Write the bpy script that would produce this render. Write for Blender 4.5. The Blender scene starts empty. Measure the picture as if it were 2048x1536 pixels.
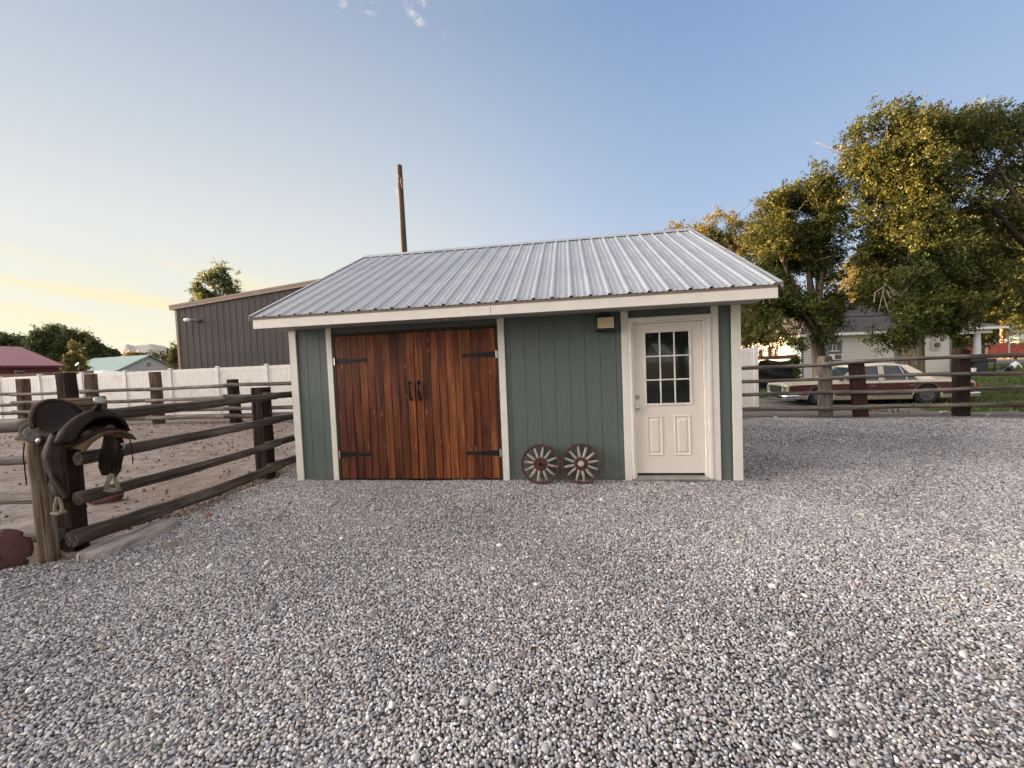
import bpy, bmesh, math, random
import numpy as np
from math import sin, cos, pi, radians
from mathutils import Vector, Matrix, noise as mnoise
random.seed(7); RNG = np.random.default_rng(7)
sc = bpy.context.scene
COL = sc.collection

# ------------------------------------------------------------------ camera
CAMH, PIT, ROL, FPX = 1.59243, 0.0399171, 0.0402354, 814.6217
_F = Vector((0, cos(PIT), -sin(PIT))); _U0 = Vector((0, sin(PIT), cos(PIT))); _R0 = Vector((1, 0, 0))
_R = cos(ROL) * _R0 - sin(ROL) * _U0; _U = sin(ROL) * _R0 + cos(ROL) * _U0
cam = bpy.data.cameras.new('camera'); camo = bpy.data.objects.new('camera', cam); COL.objects.link(camo)
m = Matrix((_R, _U, -_F)).transposed().to_4x4(); m.translation = (0, 0, CAMH); camo.matrix_world = m
cam.sensor_width = 36; cam.lens = FPX / 2048 * 36; cam.clip_start = 0.05; cam.clip_end = 9000
sc.camera = camo
def at(px, py, Y):
    """world point seen at photo position (px, py) at world depth Y"""
    d = _F + _R * ((px - 1024) / FPX) - _U * ((py - 768) / FPX)
    return Vector((0, 0, CAMH)) + d * (Y / d.y)

# ------------------------------------------------------------------ light
SUN_AZ, SUN_EL, SKY_AZ = radians(-72), radians(4.0), radians(-54)
SUN_DIR = Vector((sin(SUN_AZ) * cos(SUN_EL), cos(SUN_AZ) * cos(SUN_EL), sin(SUN_EL)))
sun = bpy.data.lights.new('sun', 'SUN'); sun.energy = 7.5; sun.angle = radians(0.6); sun.color = (1.0, 0.60, 0.30)
suno = bpy.data.objects.new('sun', sun); COL.objects.link(suno)
suno.rotation_euler = SUN_DIR.to_track_quat('Z', 'Y').to_euler(); suno.location = (-20, 20, 20)
world = bpy.data.worlds.new('World'); sc.world = world; world.use_nodes = True
sc.view_settings.view_transform = 'Standard'; sc.view_settings.look = 'None'
sc.view_settings.exposure = 2.0; sc.view_settings.gamma = 1.0; sc.view_settings.use_curve_mapping = False

class NT:
    """small helper for node trees"""
    def __init__(s, tree): s.t = tree; s.n = tree.nodes; s.l = tree.links
    def new(s, typ, **kw):
        n = s.n.new(typ)
        for k, v in kw.items(): setattr(n, k, v)
        return n
    def put(s, sock, v):
        if isinstance(v, bpy.types.NodeSocket): s.l.new(v, sock)
        elif v is not None:
            if hasattr(sock.default_value, '__len__') and not hasattr(v, '__len__'): v = [v] * len(sock.default_value)
            if hasattr(sock.default_value, '__len__') and len(sock.default_value) == 4 and len(v) == 3: v = (*v, 1)
            sock.default_value = v
    def math(s, op, a, b=None, c=None, clamp=False):
        n = s.new('ShaderNodeMath', operation=op, use_clamp=clamp)
        for i, v in enumerate((a, b, c)):
            if v is not None: s.put(n.inputs[i], v)
        return n.outputs[0]
    def vmath(s, op, a, b=None):
        n = s.new('ShaderNodeVectorMath', operation=op)
        s.put(n.inputs[0], a)
        if b is not None: s.put(n.inputs[1], b)
        return n.outputs['Value'] if op in ('DOT_PRODUCT', 'LENGTH', 'DISTANCE') else n.outputs[0]
    def mix(s, f, a, b, blend='MIX'):
        n = s.new('ShaderNodeMix', data_type='RGBA', blend_type=blend)
        s.put(n.inputs[0], f); s.put(n.inputs[6], a); s.put(n.inputs[7], b)
        return n.outputs[2]
    def noise(s, vec, scale, detail=3, rough=0.55, out=0):
        n = s.new('ShaderNodeTexNoise'); s.put(n.inputs['Vector'], vec)
        n.inputs['Scale'].default_value = scale; n.inputs['Detail'].default_value = detail; n.inputs['Roughness'].default_value = rough
        return n.outputs[out]
    def vor(s, vec, scale, out='Distance', feature='F1', rnd=1.0):
        n = s.new('ShaderNodeTexVoronoi', feature=feature); s.put(n.inputs['Vector'], vec); n.inputs['Scale'].default_value = scale
        n.inputs['Randomness'].default_value = rnd
        return n.outputs[out]
    def map(s, vec, scale=(1, 1, 1), rot=(0, 0, 0), loc=(0, 0, 0)):
        n = s.new('ShaderNodeMapping'); s.put(n.inputs[0], vec)
        n.inputs['Scale'].default_value = scale; n.inputs['Rotation'].default_value = rot; n.inputs['Location'].default_value = loc
        return n.outputs[0]
    def ramp(s, fac, stops, interp='LINEAR'):
        n = s.new('ShaderNodeValToRGB'); n.color_ramp.interpolation = interp
        e = n.color_ramp.elements
        while len(e) > 1: e.remove(e[-1])
        e[0].position = stops[0][0]; e[0].color = (*stops[0][1], 1)
        for p, c in stops[1:]:
            k = e.new(p); k.color = (*c, 1)
        s.put(n.inputs[0], fac)
        return n.outputs[0]
    def rng(s, v, a, b, c=0.0, d=1.0, smooth=False):
        n = s.new('ShaderNodeMapRange', clamp=True)
        if smooth: n.interpolation_type = 'SMOOTHSTEP'
        s.put(n.inputs[0], v)
        for i, x in enumerate((a, b, c, d)): n.inputs[i + 1].default_value = x
        return n.outputs[0]
    def bump(s, h, strength=0.3, dist=0.01, normal=None):
        n = s.new('ShaderNodeBump'); s.put(n.inputs['Height'], h); n.inputs['Strength'].default_value = strength; n.inputs['Distance'].default_value = dist
        if normal is not None: s.put(n.inputs['Normal'], normal)
        return n.outputs[0]

# ---- sky: hand-made evening gradient and a trace of Nishita, with thin sunset cloud streaks and a few wisps
w = NT(world.node_tree); w.n.clear()
sky = w.new('ShaderNodeTexSky', sky_type='NISHITA'); sky.sun_disc = False
sky.sun_elevation = SUN_EL; sky.sun_rotation = SUN_AZ; sky.altitude = 1600; sky.air_density = 1.0; sky.dust_density = 1.2; sky.ozone_density = 1.6
gen = w.new('ShaderNodeTexCoord').outputs['Generated']
sep = w.new('ShaderNodeSeparateXYZ'); w.put(sep.inputs[0], gen)
el = w.math('ARCSINE', sep.outputs[2]); az = w.math('ARCTAN2', sep.outputs[0], sep.outputs[1])
# evening gradient: pale gold toward the sunset, clear blue away from it, overhead brightened out of view to fill the shade
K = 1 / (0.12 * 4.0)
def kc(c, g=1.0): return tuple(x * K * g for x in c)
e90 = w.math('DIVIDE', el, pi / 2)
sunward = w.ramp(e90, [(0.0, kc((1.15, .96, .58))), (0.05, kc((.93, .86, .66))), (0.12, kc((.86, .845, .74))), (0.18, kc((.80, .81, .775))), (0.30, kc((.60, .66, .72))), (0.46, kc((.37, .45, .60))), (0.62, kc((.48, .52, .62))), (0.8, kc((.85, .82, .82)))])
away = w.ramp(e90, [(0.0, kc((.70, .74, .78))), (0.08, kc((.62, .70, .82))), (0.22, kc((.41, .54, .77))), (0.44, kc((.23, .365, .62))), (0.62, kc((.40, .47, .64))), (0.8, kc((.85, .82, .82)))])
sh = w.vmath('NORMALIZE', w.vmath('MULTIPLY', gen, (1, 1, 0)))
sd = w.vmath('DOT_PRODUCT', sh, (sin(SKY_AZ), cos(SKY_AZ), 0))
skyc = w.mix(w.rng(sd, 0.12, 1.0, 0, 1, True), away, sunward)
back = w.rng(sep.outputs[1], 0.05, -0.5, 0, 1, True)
skyc = w.mix(back, skyc, kc((1.30, 1.20, 1.16)))  # unseen sky behind the camera brightened as fill light
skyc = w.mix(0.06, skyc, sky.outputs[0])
# warm streaks low on the left
comb = w.new('ShaderNodeCombineXYZ'); w.put(comb.inputs[0], w.math('MULTIPLY', az, 2.2)); w.put(comb.inputs[1], w.math('MULTIPLY', w.math('ADD', el, w.math('MULTIPLY', az, 0.17)), 26.0))
st = w.noise(comb.outputs[0], 1.0, 4, 0.5)
stm = w.rng(st, 0.46, 0.62, 0, 1, True)
mask = w.math('MULTIPLY', w.rng(az, -0.25, -0.6, 0, 1, True), w.math('MULTIPLY', w.rng(el, 0.0, 0.05, 0.5, 1), w.rng(el, 0.26, 0.12, 0, 1, True)))
skyc = w.mix(w.math('MULTIPLY', w.math('MULTIPLY', stm, mask), 0.8), skyc, kc((1.08, .92, .52)))
# sunset glow widened and strengthened past the left frame edge to light the yard
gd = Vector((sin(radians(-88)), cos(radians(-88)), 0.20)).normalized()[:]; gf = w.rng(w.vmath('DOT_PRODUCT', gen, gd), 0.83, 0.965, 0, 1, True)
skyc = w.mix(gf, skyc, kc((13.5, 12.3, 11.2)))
# wisps near the top
wn = w.noise(w.map(gen, (38, 38, 52)), 1.0, 5, 0.65)
for (px, py, r, amp) in ((832, 12, 0.026, 0.9), (843, 42, 0.015, 0.9), (738, 12, 0.018, 0.7), (684, 3, 0.012, 0.5), (893, 70, 0.010, 0.5)):
    d = (at(px, py, 10) - Vector((0, 0, CAMH))).normalized()
    ds = w.vmath('DISTANCE', gen, tuple(d))
    f = w.math('MULTIPLY', w.rng(ds, r, r * 0.25, 0, 1, True), w.rng(wn, 0.46, 0.66, 0, amp, True))
    skyc = w.mix(f, skyc, kc((.85, .80, .78)))
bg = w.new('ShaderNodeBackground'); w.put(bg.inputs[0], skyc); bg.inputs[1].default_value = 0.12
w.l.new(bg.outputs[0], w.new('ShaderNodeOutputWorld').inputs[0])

# ------------------------------------------------------------------ object helpers
def tag(o, label=None, cat=None, group=None, kind=None):
    if label: o['label'] = label
    if cat: o['category'] = cat
    if group: o['group'] = group
    if kind: o['kind'] = kind
    return o
def root(name, label, cat, loc=(0, 0, 0), rotz=0.0, group=None):
    o = bpy.data.objects.new(name, None); COL.objects.link(o); o.location = loc; o.rotation_euler = (0, 0, rotz); o.empty_display_size = 0.2
    return tag(o, label, cat, group)
def add(name, me, mat, parent=None, smooth=False, label=None, bevel=0.0, solid=0.0, sub=0, bseg=1):
    o = bpy.data.objects.new(name, me); COL.objects.link(o)
    if mat is not None:
        me.materials.clear()
        for mm in (mat if isinstance(mat, (list, tuple)) else [mat]): me.materials.append(mm)
    if parent is not None: o.parent = parent
    if smooth: me.polygons.foreach_set('use_smooth', [True] * len(me.polygons))
    if label: o['label'] = label
    if solid:
        md = o.modifiers.new('solid', 'SOLIDIFY'); md.thickness = solid; md.offset = 0
    if bevel:
        md = o.modifiers.new('bevel', 'BEVEL'); md.width = bevel; md.segments = bseg; md.limit_method = 'ANGLE'; md.angle_limit = radians(40)
    if sub:
        md = o.modifiers.new('sub', 'SUBSURF'); md.levels = sub; md.render_levels = sub
    return o
def fast_mesh(name, V, Fc, attrs=None):
    """V (n,3), Fc (m,k) arrays -> mesh, quickly"""
    V = np.asarray(V, dtype=np.float32); Fc = np.asarray(Fc, dtype=np.int32); k = Fc.shape[1]
    me = bpy.data.meshes.new(name); me.vertices.add(len(V)); me.vertices.foreach_set('co', V.ravel())
    me.loops.add(Fc.size); me.loops.foreach_set('vertex_index', Fc.ravel())
    me.polygons.add(len(Fc)); me.polygons.foreach_set('loop_start', np.arange(0, Fc.size, k, dtype=np.int32))
    if attrs:
        for an, av in attrs.items():
            a = me.attributes.new(an, 'FLOAT', 'POINT'); a.data.foreach_set('value', np.asarray(av, dtype=np.float32))
    me.update(calc_edges=True); me.validate()
    return me
class MB:
    """collects boxes, tubes and prisms, then builds them as one mesh"""
    def __init__(s): s.v = []; s.f = []; s.mi = []; s.tone = []; s.cm = 0; s.ct = 0.5
    def _add(s, vs, fs):
        b = len(s.v); s.v += [tuple(x) for x in vs]; s.f += [tuple(b + i for i in f) for f in fs]
        s.mi += [s.cm] * len(fs); s.tone += [s.ct] * len(vs); return s
    def box(s, x0, x1, y0, y1, z0, z1):
        vs = [(x, y, z) for z in (z0, z1) for y in (y0, y1) for x in (x0, x1)]
        return s._add(vs, [(0, 2, 3, 1), (4, 5, 7, 6), (0, 1, 5, 4), (1, 3, 7, 5), (3, 2, 6, 7), (2, 0, 4, 6)])
    def hexa(s, p):  # 8 points in box order
        return s._add(p, [(0, 2, 3, 1), (4, 5, 7, 6), (0, 1, 5, 4), (1, 3, 7, 5), (3, 2, 6, 7), (2, 0, 4, 6)])
    def beam(s, a, b, wd, ht, up=(0, 0, 1)):
        a = Vector(a); b = Vector(b); d = (b - a).normalized(); sd = d.cross(Vector(up))
        if sd.length < 1e-4: sd = Vector((1, 0, 0))
        sd.normalize(); u = sd.cross(d)
        ps = []
        for e in (a, b):
            for j in (-1, 1):
                for i in (-1, 1): ps.append(e + sd * (i * wd / 2) + u * (j * ht / 2))
        return s._add(ps, [(0, 2, 3, 1), (4, 5, 7, 6), (0, 1, 5, 4), (1, 3, 7, 5), (3, 2, 6, 7), (2, 0, 4, 6)])
    def tube(s, pts, r, n=8, cap=True, flat=None):
        pts = [Vector(p) for p in pts]; rs = r if hasattr(r, '__len__') else [r] * len(pts)
        rings = []; t0 = (pts[1] - pts[0]).normalized(); ref = Vector((0, 0, 1)) if abs(t0.z) < 0.9 else Vector((1, 0, 0)); sd = t0.cross(ref).normalized()
        for i, p in enumerate(pts):
            t = (pts[min(i + 1, len(pts) - 1)] - pts[max(i - 1, 0)]).normalized()
            sd = (sd - t * sd.dot(t)).normalized(); u = t.cross(sd)
            fl = flat or 1.0
            rings.append([p + sd * (rs[i] * cos(2 * pi * k / n)) + u * (rs[i] * fl * sin(2 * pi * k / n)) for k in range(n)])
        vs = [q for rg in rings for q in rg]; fs = []
        for i in range(len(pts) - 1):
            for k in range(n): fs.append((i * n + k, i * n + (k + 1) % n, (i + 1) * n + (k + 1) % n, (i + 1) * n + k))
        if cap: fs.append(tuple(range(n))[::-1]); fs.append(tuple((len(pts) - 1) * n + k for k in range(n)))
        return s._add(vs, fs)
    def torus(s, c, R, r, axis='y', n=24, k=8, a0=0, a1=2 * pi):
        c = Vector(c); full = abs(a1 - a0 - 2 * pi) < 1e-6
        vs = []; fs = []
        for i in range(n if full else n + 1):
            a = a0 + (a1 - a0) * i / n
            e = {'y': Vector((cos(a), 0, sin(a))), 'x': Vector((0, cos(a), sin(a))), 'z': Vector((cos(a), sin(a), 0))}[axis]
            ax = {'y': Vector((0, 1, 0)), 'x': Vector((1, 0, 0)), 'z': Vector((0, 0, 1))}[axis]
            for j in range(k):
                b = 2 * pi * j / k; vs.append(c + e * (R + r * cos(b)) + ax * (r * sin(b)))
        N = n if full else n + 1
        for i in range(n):
            for j in range(k): fs.append((i * k + j, i * k + (j + 1) % k, ((i + 1) % N) * k + (j + 1) % k, ((i + 1) % N) * k + j))
        return s._add(vs, fs)
    def prism(s, poly, d):  # planar polygon (3d points) pushed along vector d
        n = len(poly); d = Vector(d); vs = [Vector(p) for p in poly]; vs = vs + [p + d for p in vs]
        fs = [tuple(range(n))[::-1], tuple(range(n, 2 * n))] + [(i, (i + 1) % n, n + (i + 1) % n, n + i) for i in range(n)]
        return s._add(vs, fs)
    def grid(s, fn, nu, nv):
        vs = [fn(i / nu, j / nv) for i in range(nu + 1) for j in range(nv + 1)]
        fs = [(i * (nv + 1) + j, (i + 1) * (nv + 1) + j, (i + 1) * (nv + 1) + j + 1, i * (nv + 1) + j + 1) for i in range(nu) for j in range(nv)]
        return s._add(vs, fs)
    def ball(s, c, r, n=12, k=8):
        c = Vector(c); r = Vector(r) if hasattr(r, '__len__') else Vector((r, r, r))
        vs = [c + Vector((0, 0, r.z))]
        for i in range(1, k):
            for j in range(n):
                a = pi * i / k; b = 2 * pi * j / n; vs.append(c + Vector((r.x * sin(a) * cos(b), r.y * sin(a) * sin(b), r.z * cos(a))))
        vs.append(c - Vector((0, 0, r.z))); fs = []
        for j in range(n): fs.append((0, 1 + j, 1 + (j + 1) % n))
        for i in range(k - 2):
            for j in range(n): fs.append((1 + i * n + j, 1 + (i + 1) * n + j, 1 + (i + 1) * n + (j + 1) % n, 1 + i * n + (j + 1) % n))
        L = len(vs) - 1
        for j in range(n): fs.append((L, 1 + (k - 2) * n + (j + 1) % n, 1 + (k - 2) * n + j))
        return s._add(vs, fs)
    def mesh(s, name='mesh'):
        me = bpy.data.meshes.new(name); me.from_pydata(s.v, [], s.f)
        a = me.attributes.new('tone', 'FLOAT', 'POINT'); a.data.foreach_set('value', s.tone)
        me.polygons.foreach_set('material_index', s.mi); me.update()
        bm = bmesh.new(); bm.from_mesh(me); bmesh.ops.recalc_face_normals(bm, faces=bm.faces); bm.to_mesh(me); bm.free()
        return me
    def build(s, name, mat, parent=None, **kw): return add(name, s.mesh(name), mat, parent, **kw)

# ------------------------------------------------------------------ materials
MATS = {}
def material(name, fn):
    if name in MATS: return MATS[name]
    mt = bpy.data.materials.new(name); mt.use_nodes = True; t = NT(mt.node_tree); t.n.clear()
    out = t.new('ShaderNodeOutputMaterial'); p = t.new('ShaderNodeBsdfPrincipled'); t.l.new(p.outputs[0], out.inputs[0])
    fn(t, p, out); MATS[name] = mt; return mt
def objc(t): return t.new('ShaderNodeTexCoord').outputs['Object']
def attr(t, name, typ='GEOMETRY', out='Fac'):
    n = t.new('ShaderNodeAttribute', attribute_name=name, attribute_type=typ); return n.outputs[out]
def plain(name, c, rough=0.6, metal=0.0, var=0.15, scale=8, bump=0.0, bscale=60, dirt=None, spec=0.5):
    def fn(t, p, o):
        co = objc(t); n = t.noise(co, scale, 4)
        dk = tuple(x * (1 - var) for x in c); lt = tuple(min(1, x * (1 + var)) for x in c)
        col = t.mix(t.rng(n, 0.3, 0.7), dk, lt)
        if dirt:
            n2 = t.noise(t.map(co, (1, 1, 1), loc=(5, 3, 1)), dirt[1], 5, 0.65); col = t.mix(t.rng(n2, dirt[2], dirt[3]), col, dirt[0])
        t.put(p.inputs['Base Color'], col); p.inputs['Metallic'].default_value = metal; p.inputs['Specular IOR Level'].default_value = spec
        t.put(p.inputs['Roughness'], t.rng(n, 0.2, 0.8, rough - 0.07, rough + 0.07))
        if bump: t.put(p.inputs['Normal'], t.bump(t.noise(co, bscale, 4), bump, 0.01))
    return material(name, fn)
def wood(name, dark, mid, light, sx=14, sz=0.9, bump=0.6, rough=0.85, red=None, spec=0.25):
    """weathered wood with the grain along local Z"""
    def fn(t, p, o):
        co = objc(t); inf = t.new('ShaderNodeObjectInfo').outputs['Random']
        v = t.vmath('ADD', co, t.vmath('MULTIPLY', (37.0, 19.0, 11.0), inf)) if False else co
        off = t.new('ShaderNodeCombineXYZ'); t.put(off.inputs[2], t.math('MULTIPLY', inf, 40.0)); v = t.vmath('ADD', co, off.outputs[0])
        g = t.noise(t.map(v, (sx, sx, sz)), 1.0, 6, 0.7); big = t.noise(t.map(v, (3, 3, 0.8)), 1.0, 3)
        fine = t.noise(t.map(v, (sx * 5, sx * 5, sz * 3)), 1.0, 3, 0.6)
        f = t.math('ADD', t.math('MULTIPLY', g, 0.6), t.math('ADD', t.math('MULTIPLY', big, 0.25), t.math('MULTIPLY', fine, 0.25)))
        col = t.ramp(f, [(0.36, dark), (0.52, mid), (0.70, light)])
        crack = t.rng(t.noise(t.map(v, (sx * 2.2, sx * 2.2, sz * 0.6), loc=(3, 7, 1)), 1.0, 2, 0.4), 0.33, 0.40, 0.25, 1)
        col = t.mix(1.0, col, crack, 'MULTIPLY')
        if red: col = t.mix(t.rng(t.noise(v, 2.2, 3), 0.45, 0.65, 0, red[1]), col, red[0])
        kn = t.vor(t.map(v, (5, 5, 2.2)), 1.0); col = t.mix(t.rng(kn, 0.16, 0.06, 0, 0.7), col, dark)
        t.put(p.inputs['Base Color'], col); p.inputs['Roughness'].default_value = rough; p.inputs['Specular IOR Level'].default_value = spec
        t.put(p.inputs['Normal'], t.bump(t.math('ADD', f, t.math('MULTIPLY', crack, 0.4)), bump, 0.02))
    return material(name, fn)

W_GREY = wood('weathered_grey_wood', (.045, .038, .033), (.15, .13, .115), (.34, .30, .26), red=((.11, .075, .05), 0.5))
W_RAIL = wood('dark_rail_wood', (.020, .015, .012), (.070, .055, .046), (.25, .215, .185), red=((.07, .045, .030), 0.6))
W_DARK = wood('creosote_wood', (.008, .005, .004), (.018, .011, .008), (.052, .034, .025), red=((.032, .013, .007), 0.6))
W_TIE = wood('brown_post_wood', (.035, .020, .012), (.095, .058, .038), (.22, .155, .105))
W_LOG = wood('tan_log_wood', (.030, .020, .013), (.12, .085, .058), (.36, .29, .21), sx=14, sz=0.7, red=((.12, .06, .03), .6))
W_BARK = wood('bark', (.035, .026, .018), (.13, .10, .07), (.27, .21, .15), sx=16, sz=1.6, bump=1.0)
W_POLE = wood('pole_wood', (.035, .028, .020), (.075, .060, .045), (.13, .105, .08), sx=20, sz=0.5, bump=0.3)
IRON = plain('black_iron', (.018, .018, .020), 0.5, 0.6, 0.3, 20, 0.2, 90)
RUST = plain('rusty_steel', (.058, .019, .012), 0.85, 0.2, 0.45, 5, 0.35, 60, dirt=((.032, .013, .010), 3, 0.45, 0.62))
RUSTW = plain('rusty_rim', (.085, .032, .026), 0.8, 0.2, 0.35, 14, 0.4, 90, dirt=((.035, .018, .016), 9, 0.5, 0.65))
STEEL = plain('brushed_nickel', (.55, .53, .50), 0.3, 0.9, 0.05, 40)
ZINC = plain('zinc_hinge', (.55, .53, .50), 0.35, 0.8, 0.1, 40)
TRIM = plain('cream_trim', (.74, .70, .64), 0.55, 0, 0.05, 5, 0.12, 180, dirt=((.64, .59, .52), 2.5, 0.62, 0.8))
VINYL = plain('white_vinyl', (.76, .735, .70), 0.4, 0, 0.04, 3, dirt=((.52, .48, .43), 1.5, 0.5, 0.85))
WHITE = plain('white_paint', (.74, .72, .68), 0.6, 0, 0.05, 4, dirt=((.5, .46, .4), 3, 0.6, 0.85))

def _siding(t, p, o):
    co = objc(t); n = t.noise(t.map(co, (60, 60, 5)), 1.0, 5, 0.65); b = t.noise(co, 1.6, 3)
    col = t.mix(t.rng(n, 0.3, 0.7), (.092, .118, .109), (.118, .146, .135)); col = t.mix(t.rng(b, 0.35, 0.7, 0, 0.35), col, (.095, .118, .110))
    sp = t.new('ShaderNodeSeparateXYZ'); t.put(sp.inputs[0], co)
    splash = t.math('MULTIPLY', t.rng(sp.outputs[2], 0.28, 0.0), t.rng(t.noise(t.map(co, (9, 9, 14)), 1.0, 5, 0.7), 0.45, 0.75))
    col = t.mix(t.math('MULTIPLY', splash, 0.6), col, (.30, .25, .20))
    t.put(p.inputs['Base Color'], col); p.inputs['Roughness'].default_value = 0.6; p.inputs['Specular IOR Level'].default_value = 0.35
    t.put(p.inputs['Normal'], t.bump(n, 0.55, 0.006))
SIDING = material('green_siding', _siding)
def _roofmetal(t, p, o):
    co = objc(t); n = t.noise(co, 1.3, 4); n2 = t.noise(co, 45, 2)
    st = t.noise(t.map(co, (9, .5, .5)), 1.0, 4, 0.6)
    col = t.mix(t.rng(n, 0.3, 0.7), (.42, .425, .43), (.49, .495, .50)); col = t.mix(t.rng(st, 0.55, 0.75, 0, 0.3), col, (.40, .40, .40))
    t.put(p.inputs['Base Color'], col); p.inputs['Metallic'].default_value = 0.30
    t.put(p.inputs['Roughness'], t.rng(n, 0.3, 0.7, 0.36, 0.48)); t.put(p.inputs['Normal'], t.bump(n2, 0.03, 0.01))
ROOF = material('galvalume_roof', _roofmetal)
def _cedar(t, p, o):
    co = objc(t); tone = attr(t, 'tone'); off = t.new('ShaderNodeCombineXYZ'); t.put(off.inputs[2], t.math('MULTIPLY', tone, 57.0)); t.put(off.inputs[0], t.math('MULTIPLY', tone, 13.0))
    v = t.vmath('ADD', co, off.outputs[0])
    kd = t.vor(t.map(v, (9, 3, 3.1)), 1.0)
    warp = t.math('MULTIPLY', t.rng(kd, 0.0, 0.35, 1, 0), 1.6)
    wv = t.new('ShaderNodeCombineXYZ'); t.put(wv.inputs[0], warp)
    g = t.noise(t.vmath('ADD', t.map(v, (26, 26, 0.9)), wv.outputs[0]), 1.0, 6, 0.62)
    g2 = t.noise(t.map(v, (130, 130, 2.2)), 1.0, 3, 0.6)
    big = t.noise(t.map(v, (3, 3, 0.9)), 1.0, 4)
    f = t.math('ADD', t.math('MULTIPLY', g, 0.60), t.math('ADD', t.math('MULTIPLY', big, 0.36), t.math('MULTIPLY', g2, 0.36)))
    f = t.math('ADD', f, t.math('MULTIPLY', t.math('SUBTRACT', tone, 0.55), 0.16))
    col = t.ramp(f, [(0.40, (.010, .003, .002)), (0.52, (.042, .010, .005)), (0.66, (.130, .033, .010)), (0.84, (.33, .112, .035))])
    col = t.mix(t.rng(kd, 0.13, 0.08, 0, 0.75), col, (.34, .13, .05)); col = t.mix(t.rng(kd, 0.06, 0.035, 0, 0.9), col, (.02, .008, .004))
    t.put(p.inputs['Base Color'], col); p.inputs['Roughness'].default_value = 0.55; p.inputs['Specular IOR Level'].default_value = 0.3
    t.put(p.inputs['Normal'], t.bump(f, 0.35, 0.01))
CEDAR = material('stained_cedar', _cedar)
def _leather(c, l):
    def fn(t, p, o):
        co = objc(t); n = t.noise(co, 7, 5, 0.65); n2 = t.noise(co, 60, 3)
        col = t.ramp(n, [(0.35, c), (0.6, tuple(x * 1.9 for x in c)), (0.8, l)])
        t.put(p.inputs['Base Color'], col); t.put(p.inputs['Roughness'], t.rng(n, 0.3, 0.7, 0.68, 0.9)); p.inputs['Specular IOR Level'].default_value = 0.25; wr = t.noise(t.map(co, (6, 22, 9)), 1.0, 5, .7); t.put(p.inputs['Normal'], t.bump(t.math('ADD', t.math('MULTIPLY', wr, 1.2), t.math('MULTIPLY', n2, 0.3)), 0.8, 0.015))
    return fn
LEATHER = material('worn_leather', _leather((.011, .0065, .0045), (.050, .030, .020)))
LEATHER2 = material('faded_leather', _leather((.020, .012, .008), (.10, .066, .042)))
FLEECE = material('sheepskin', _leather((.06, .040, .02), (.26, .19, .11)))
STIRW = plain('stirrup_wood', (.21, .175, .12), 0.7, 0, 0.3, 12, 0.2, 50)
def _glass(t, p, o):
    p.inputs['Base Color'].default_value = (.012, .014, .016, 1); p.inputs['Roughness'].default_value = 0.04; p.inputs['Specular IOR Level'].default_value = 0.6
GLASS = material('dark_glass', _glass)

def ground_mat(name, fn): return material(name, fn)
def _dirt(t, p, o):
    co = objc(t); a = t.noise(co, 0.35, 5, 0.6); b = t.noise(co, 3.5, 6, 0.7); c = t.noise(co, 26, 5, 0.7)
    col = t.ramp(a, [(0.32, (.23, .172, .14)), (0.5, (.29, .242, .212)), (0.68, (.34, .305, .282))])
    col = t.mix(t.rng(b, 0.4, 0.62), col, (.19, .142, .115)); col = t.mix(t.rng(c, 0.60, 0.78, 0, 0.5), col, (.42, .34, .28))
    t.put(p.inputs['Base Color'], col); p.inputs['Roughness'].default_value = 0.95; p.inputs['Specular IOR Level'].default_value = 0.1
    h = t.math('ADD', t.math('MULTIPLY', b, 1.0), t.math('MULTIPLY', c, 0.25)); t.put(p.inputs['Normal'], t.bump(h, 0.9, 0.08))
DIRT = material('corral_dirt', _dirt)
def _gbed(t, p, o):
    co = objc(t); v = t.vor(co, 58, 'Distance'); vc = t.vor(co, 58, 'Color'); s = t.new('ShaderNodeSeparateColor'); t.put(s.inputs[0], vc)
    col = t.ramp(s.outputs[0], [(0.0, (.06, .055, .055)), (0.5, (.25, .24, .235)), (1.0, (.45, .43, .41))]); col = t.mix(t.rng(v, 0.25, 0.6), col, (.05, .045, .042))
    t.put(p.inputs['Base Color'], col); p.inputs['Roughness'].default_value = 0.9; t.put(p.inputs['Normal'], t.bump(t.math('SUBTRACT', 1.0, v), 0.8, 0.01))
GBED = material('gravel_bed', _gbed)
def _stone(t, p, o):
    tone = attr(t, 'tone', 'INSTANCER'); hue = attr(t, 'hue', 'INSTANCER'); co = objc(t)
    g = t.ramp(tone, [(0.0, (.10, .098, .10)), (0.22, (.23, .222, .232)), (0.6, (.45, .435, .44)), (0.88, (.62, .60, .59)), (1.0, (.82, .80, .78))])
    tint = t.ramp(hue, [(0.0, (.80, .88, 1.0)), (0.15, (1, 1, 1)), (0.82, (1, .965, .92)), (0.93, (.98, .89, .76)), (0.975, (.93, .80, .71)), (0.99, (.80, .56, .48)), (1.0, (.72, .56, .58))], 'LINEAR')
    col = t.mix(1.0, g, tint, 'MULTIPLY'); n = t.noise(co, 2.2, 4, 0.7); col = t.mix(t.rng(n, 0.45, 0.75, 0, 0.45), col, (.14, .13, .125))
    t.put(p.inputs['Base Color'], col); p.inputs['Roughness'].default_value = 0.75; p.inputs['Specular IOR Level'].default_value = 0.3
STONE = material('gravel_stone', _stone)
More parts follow.
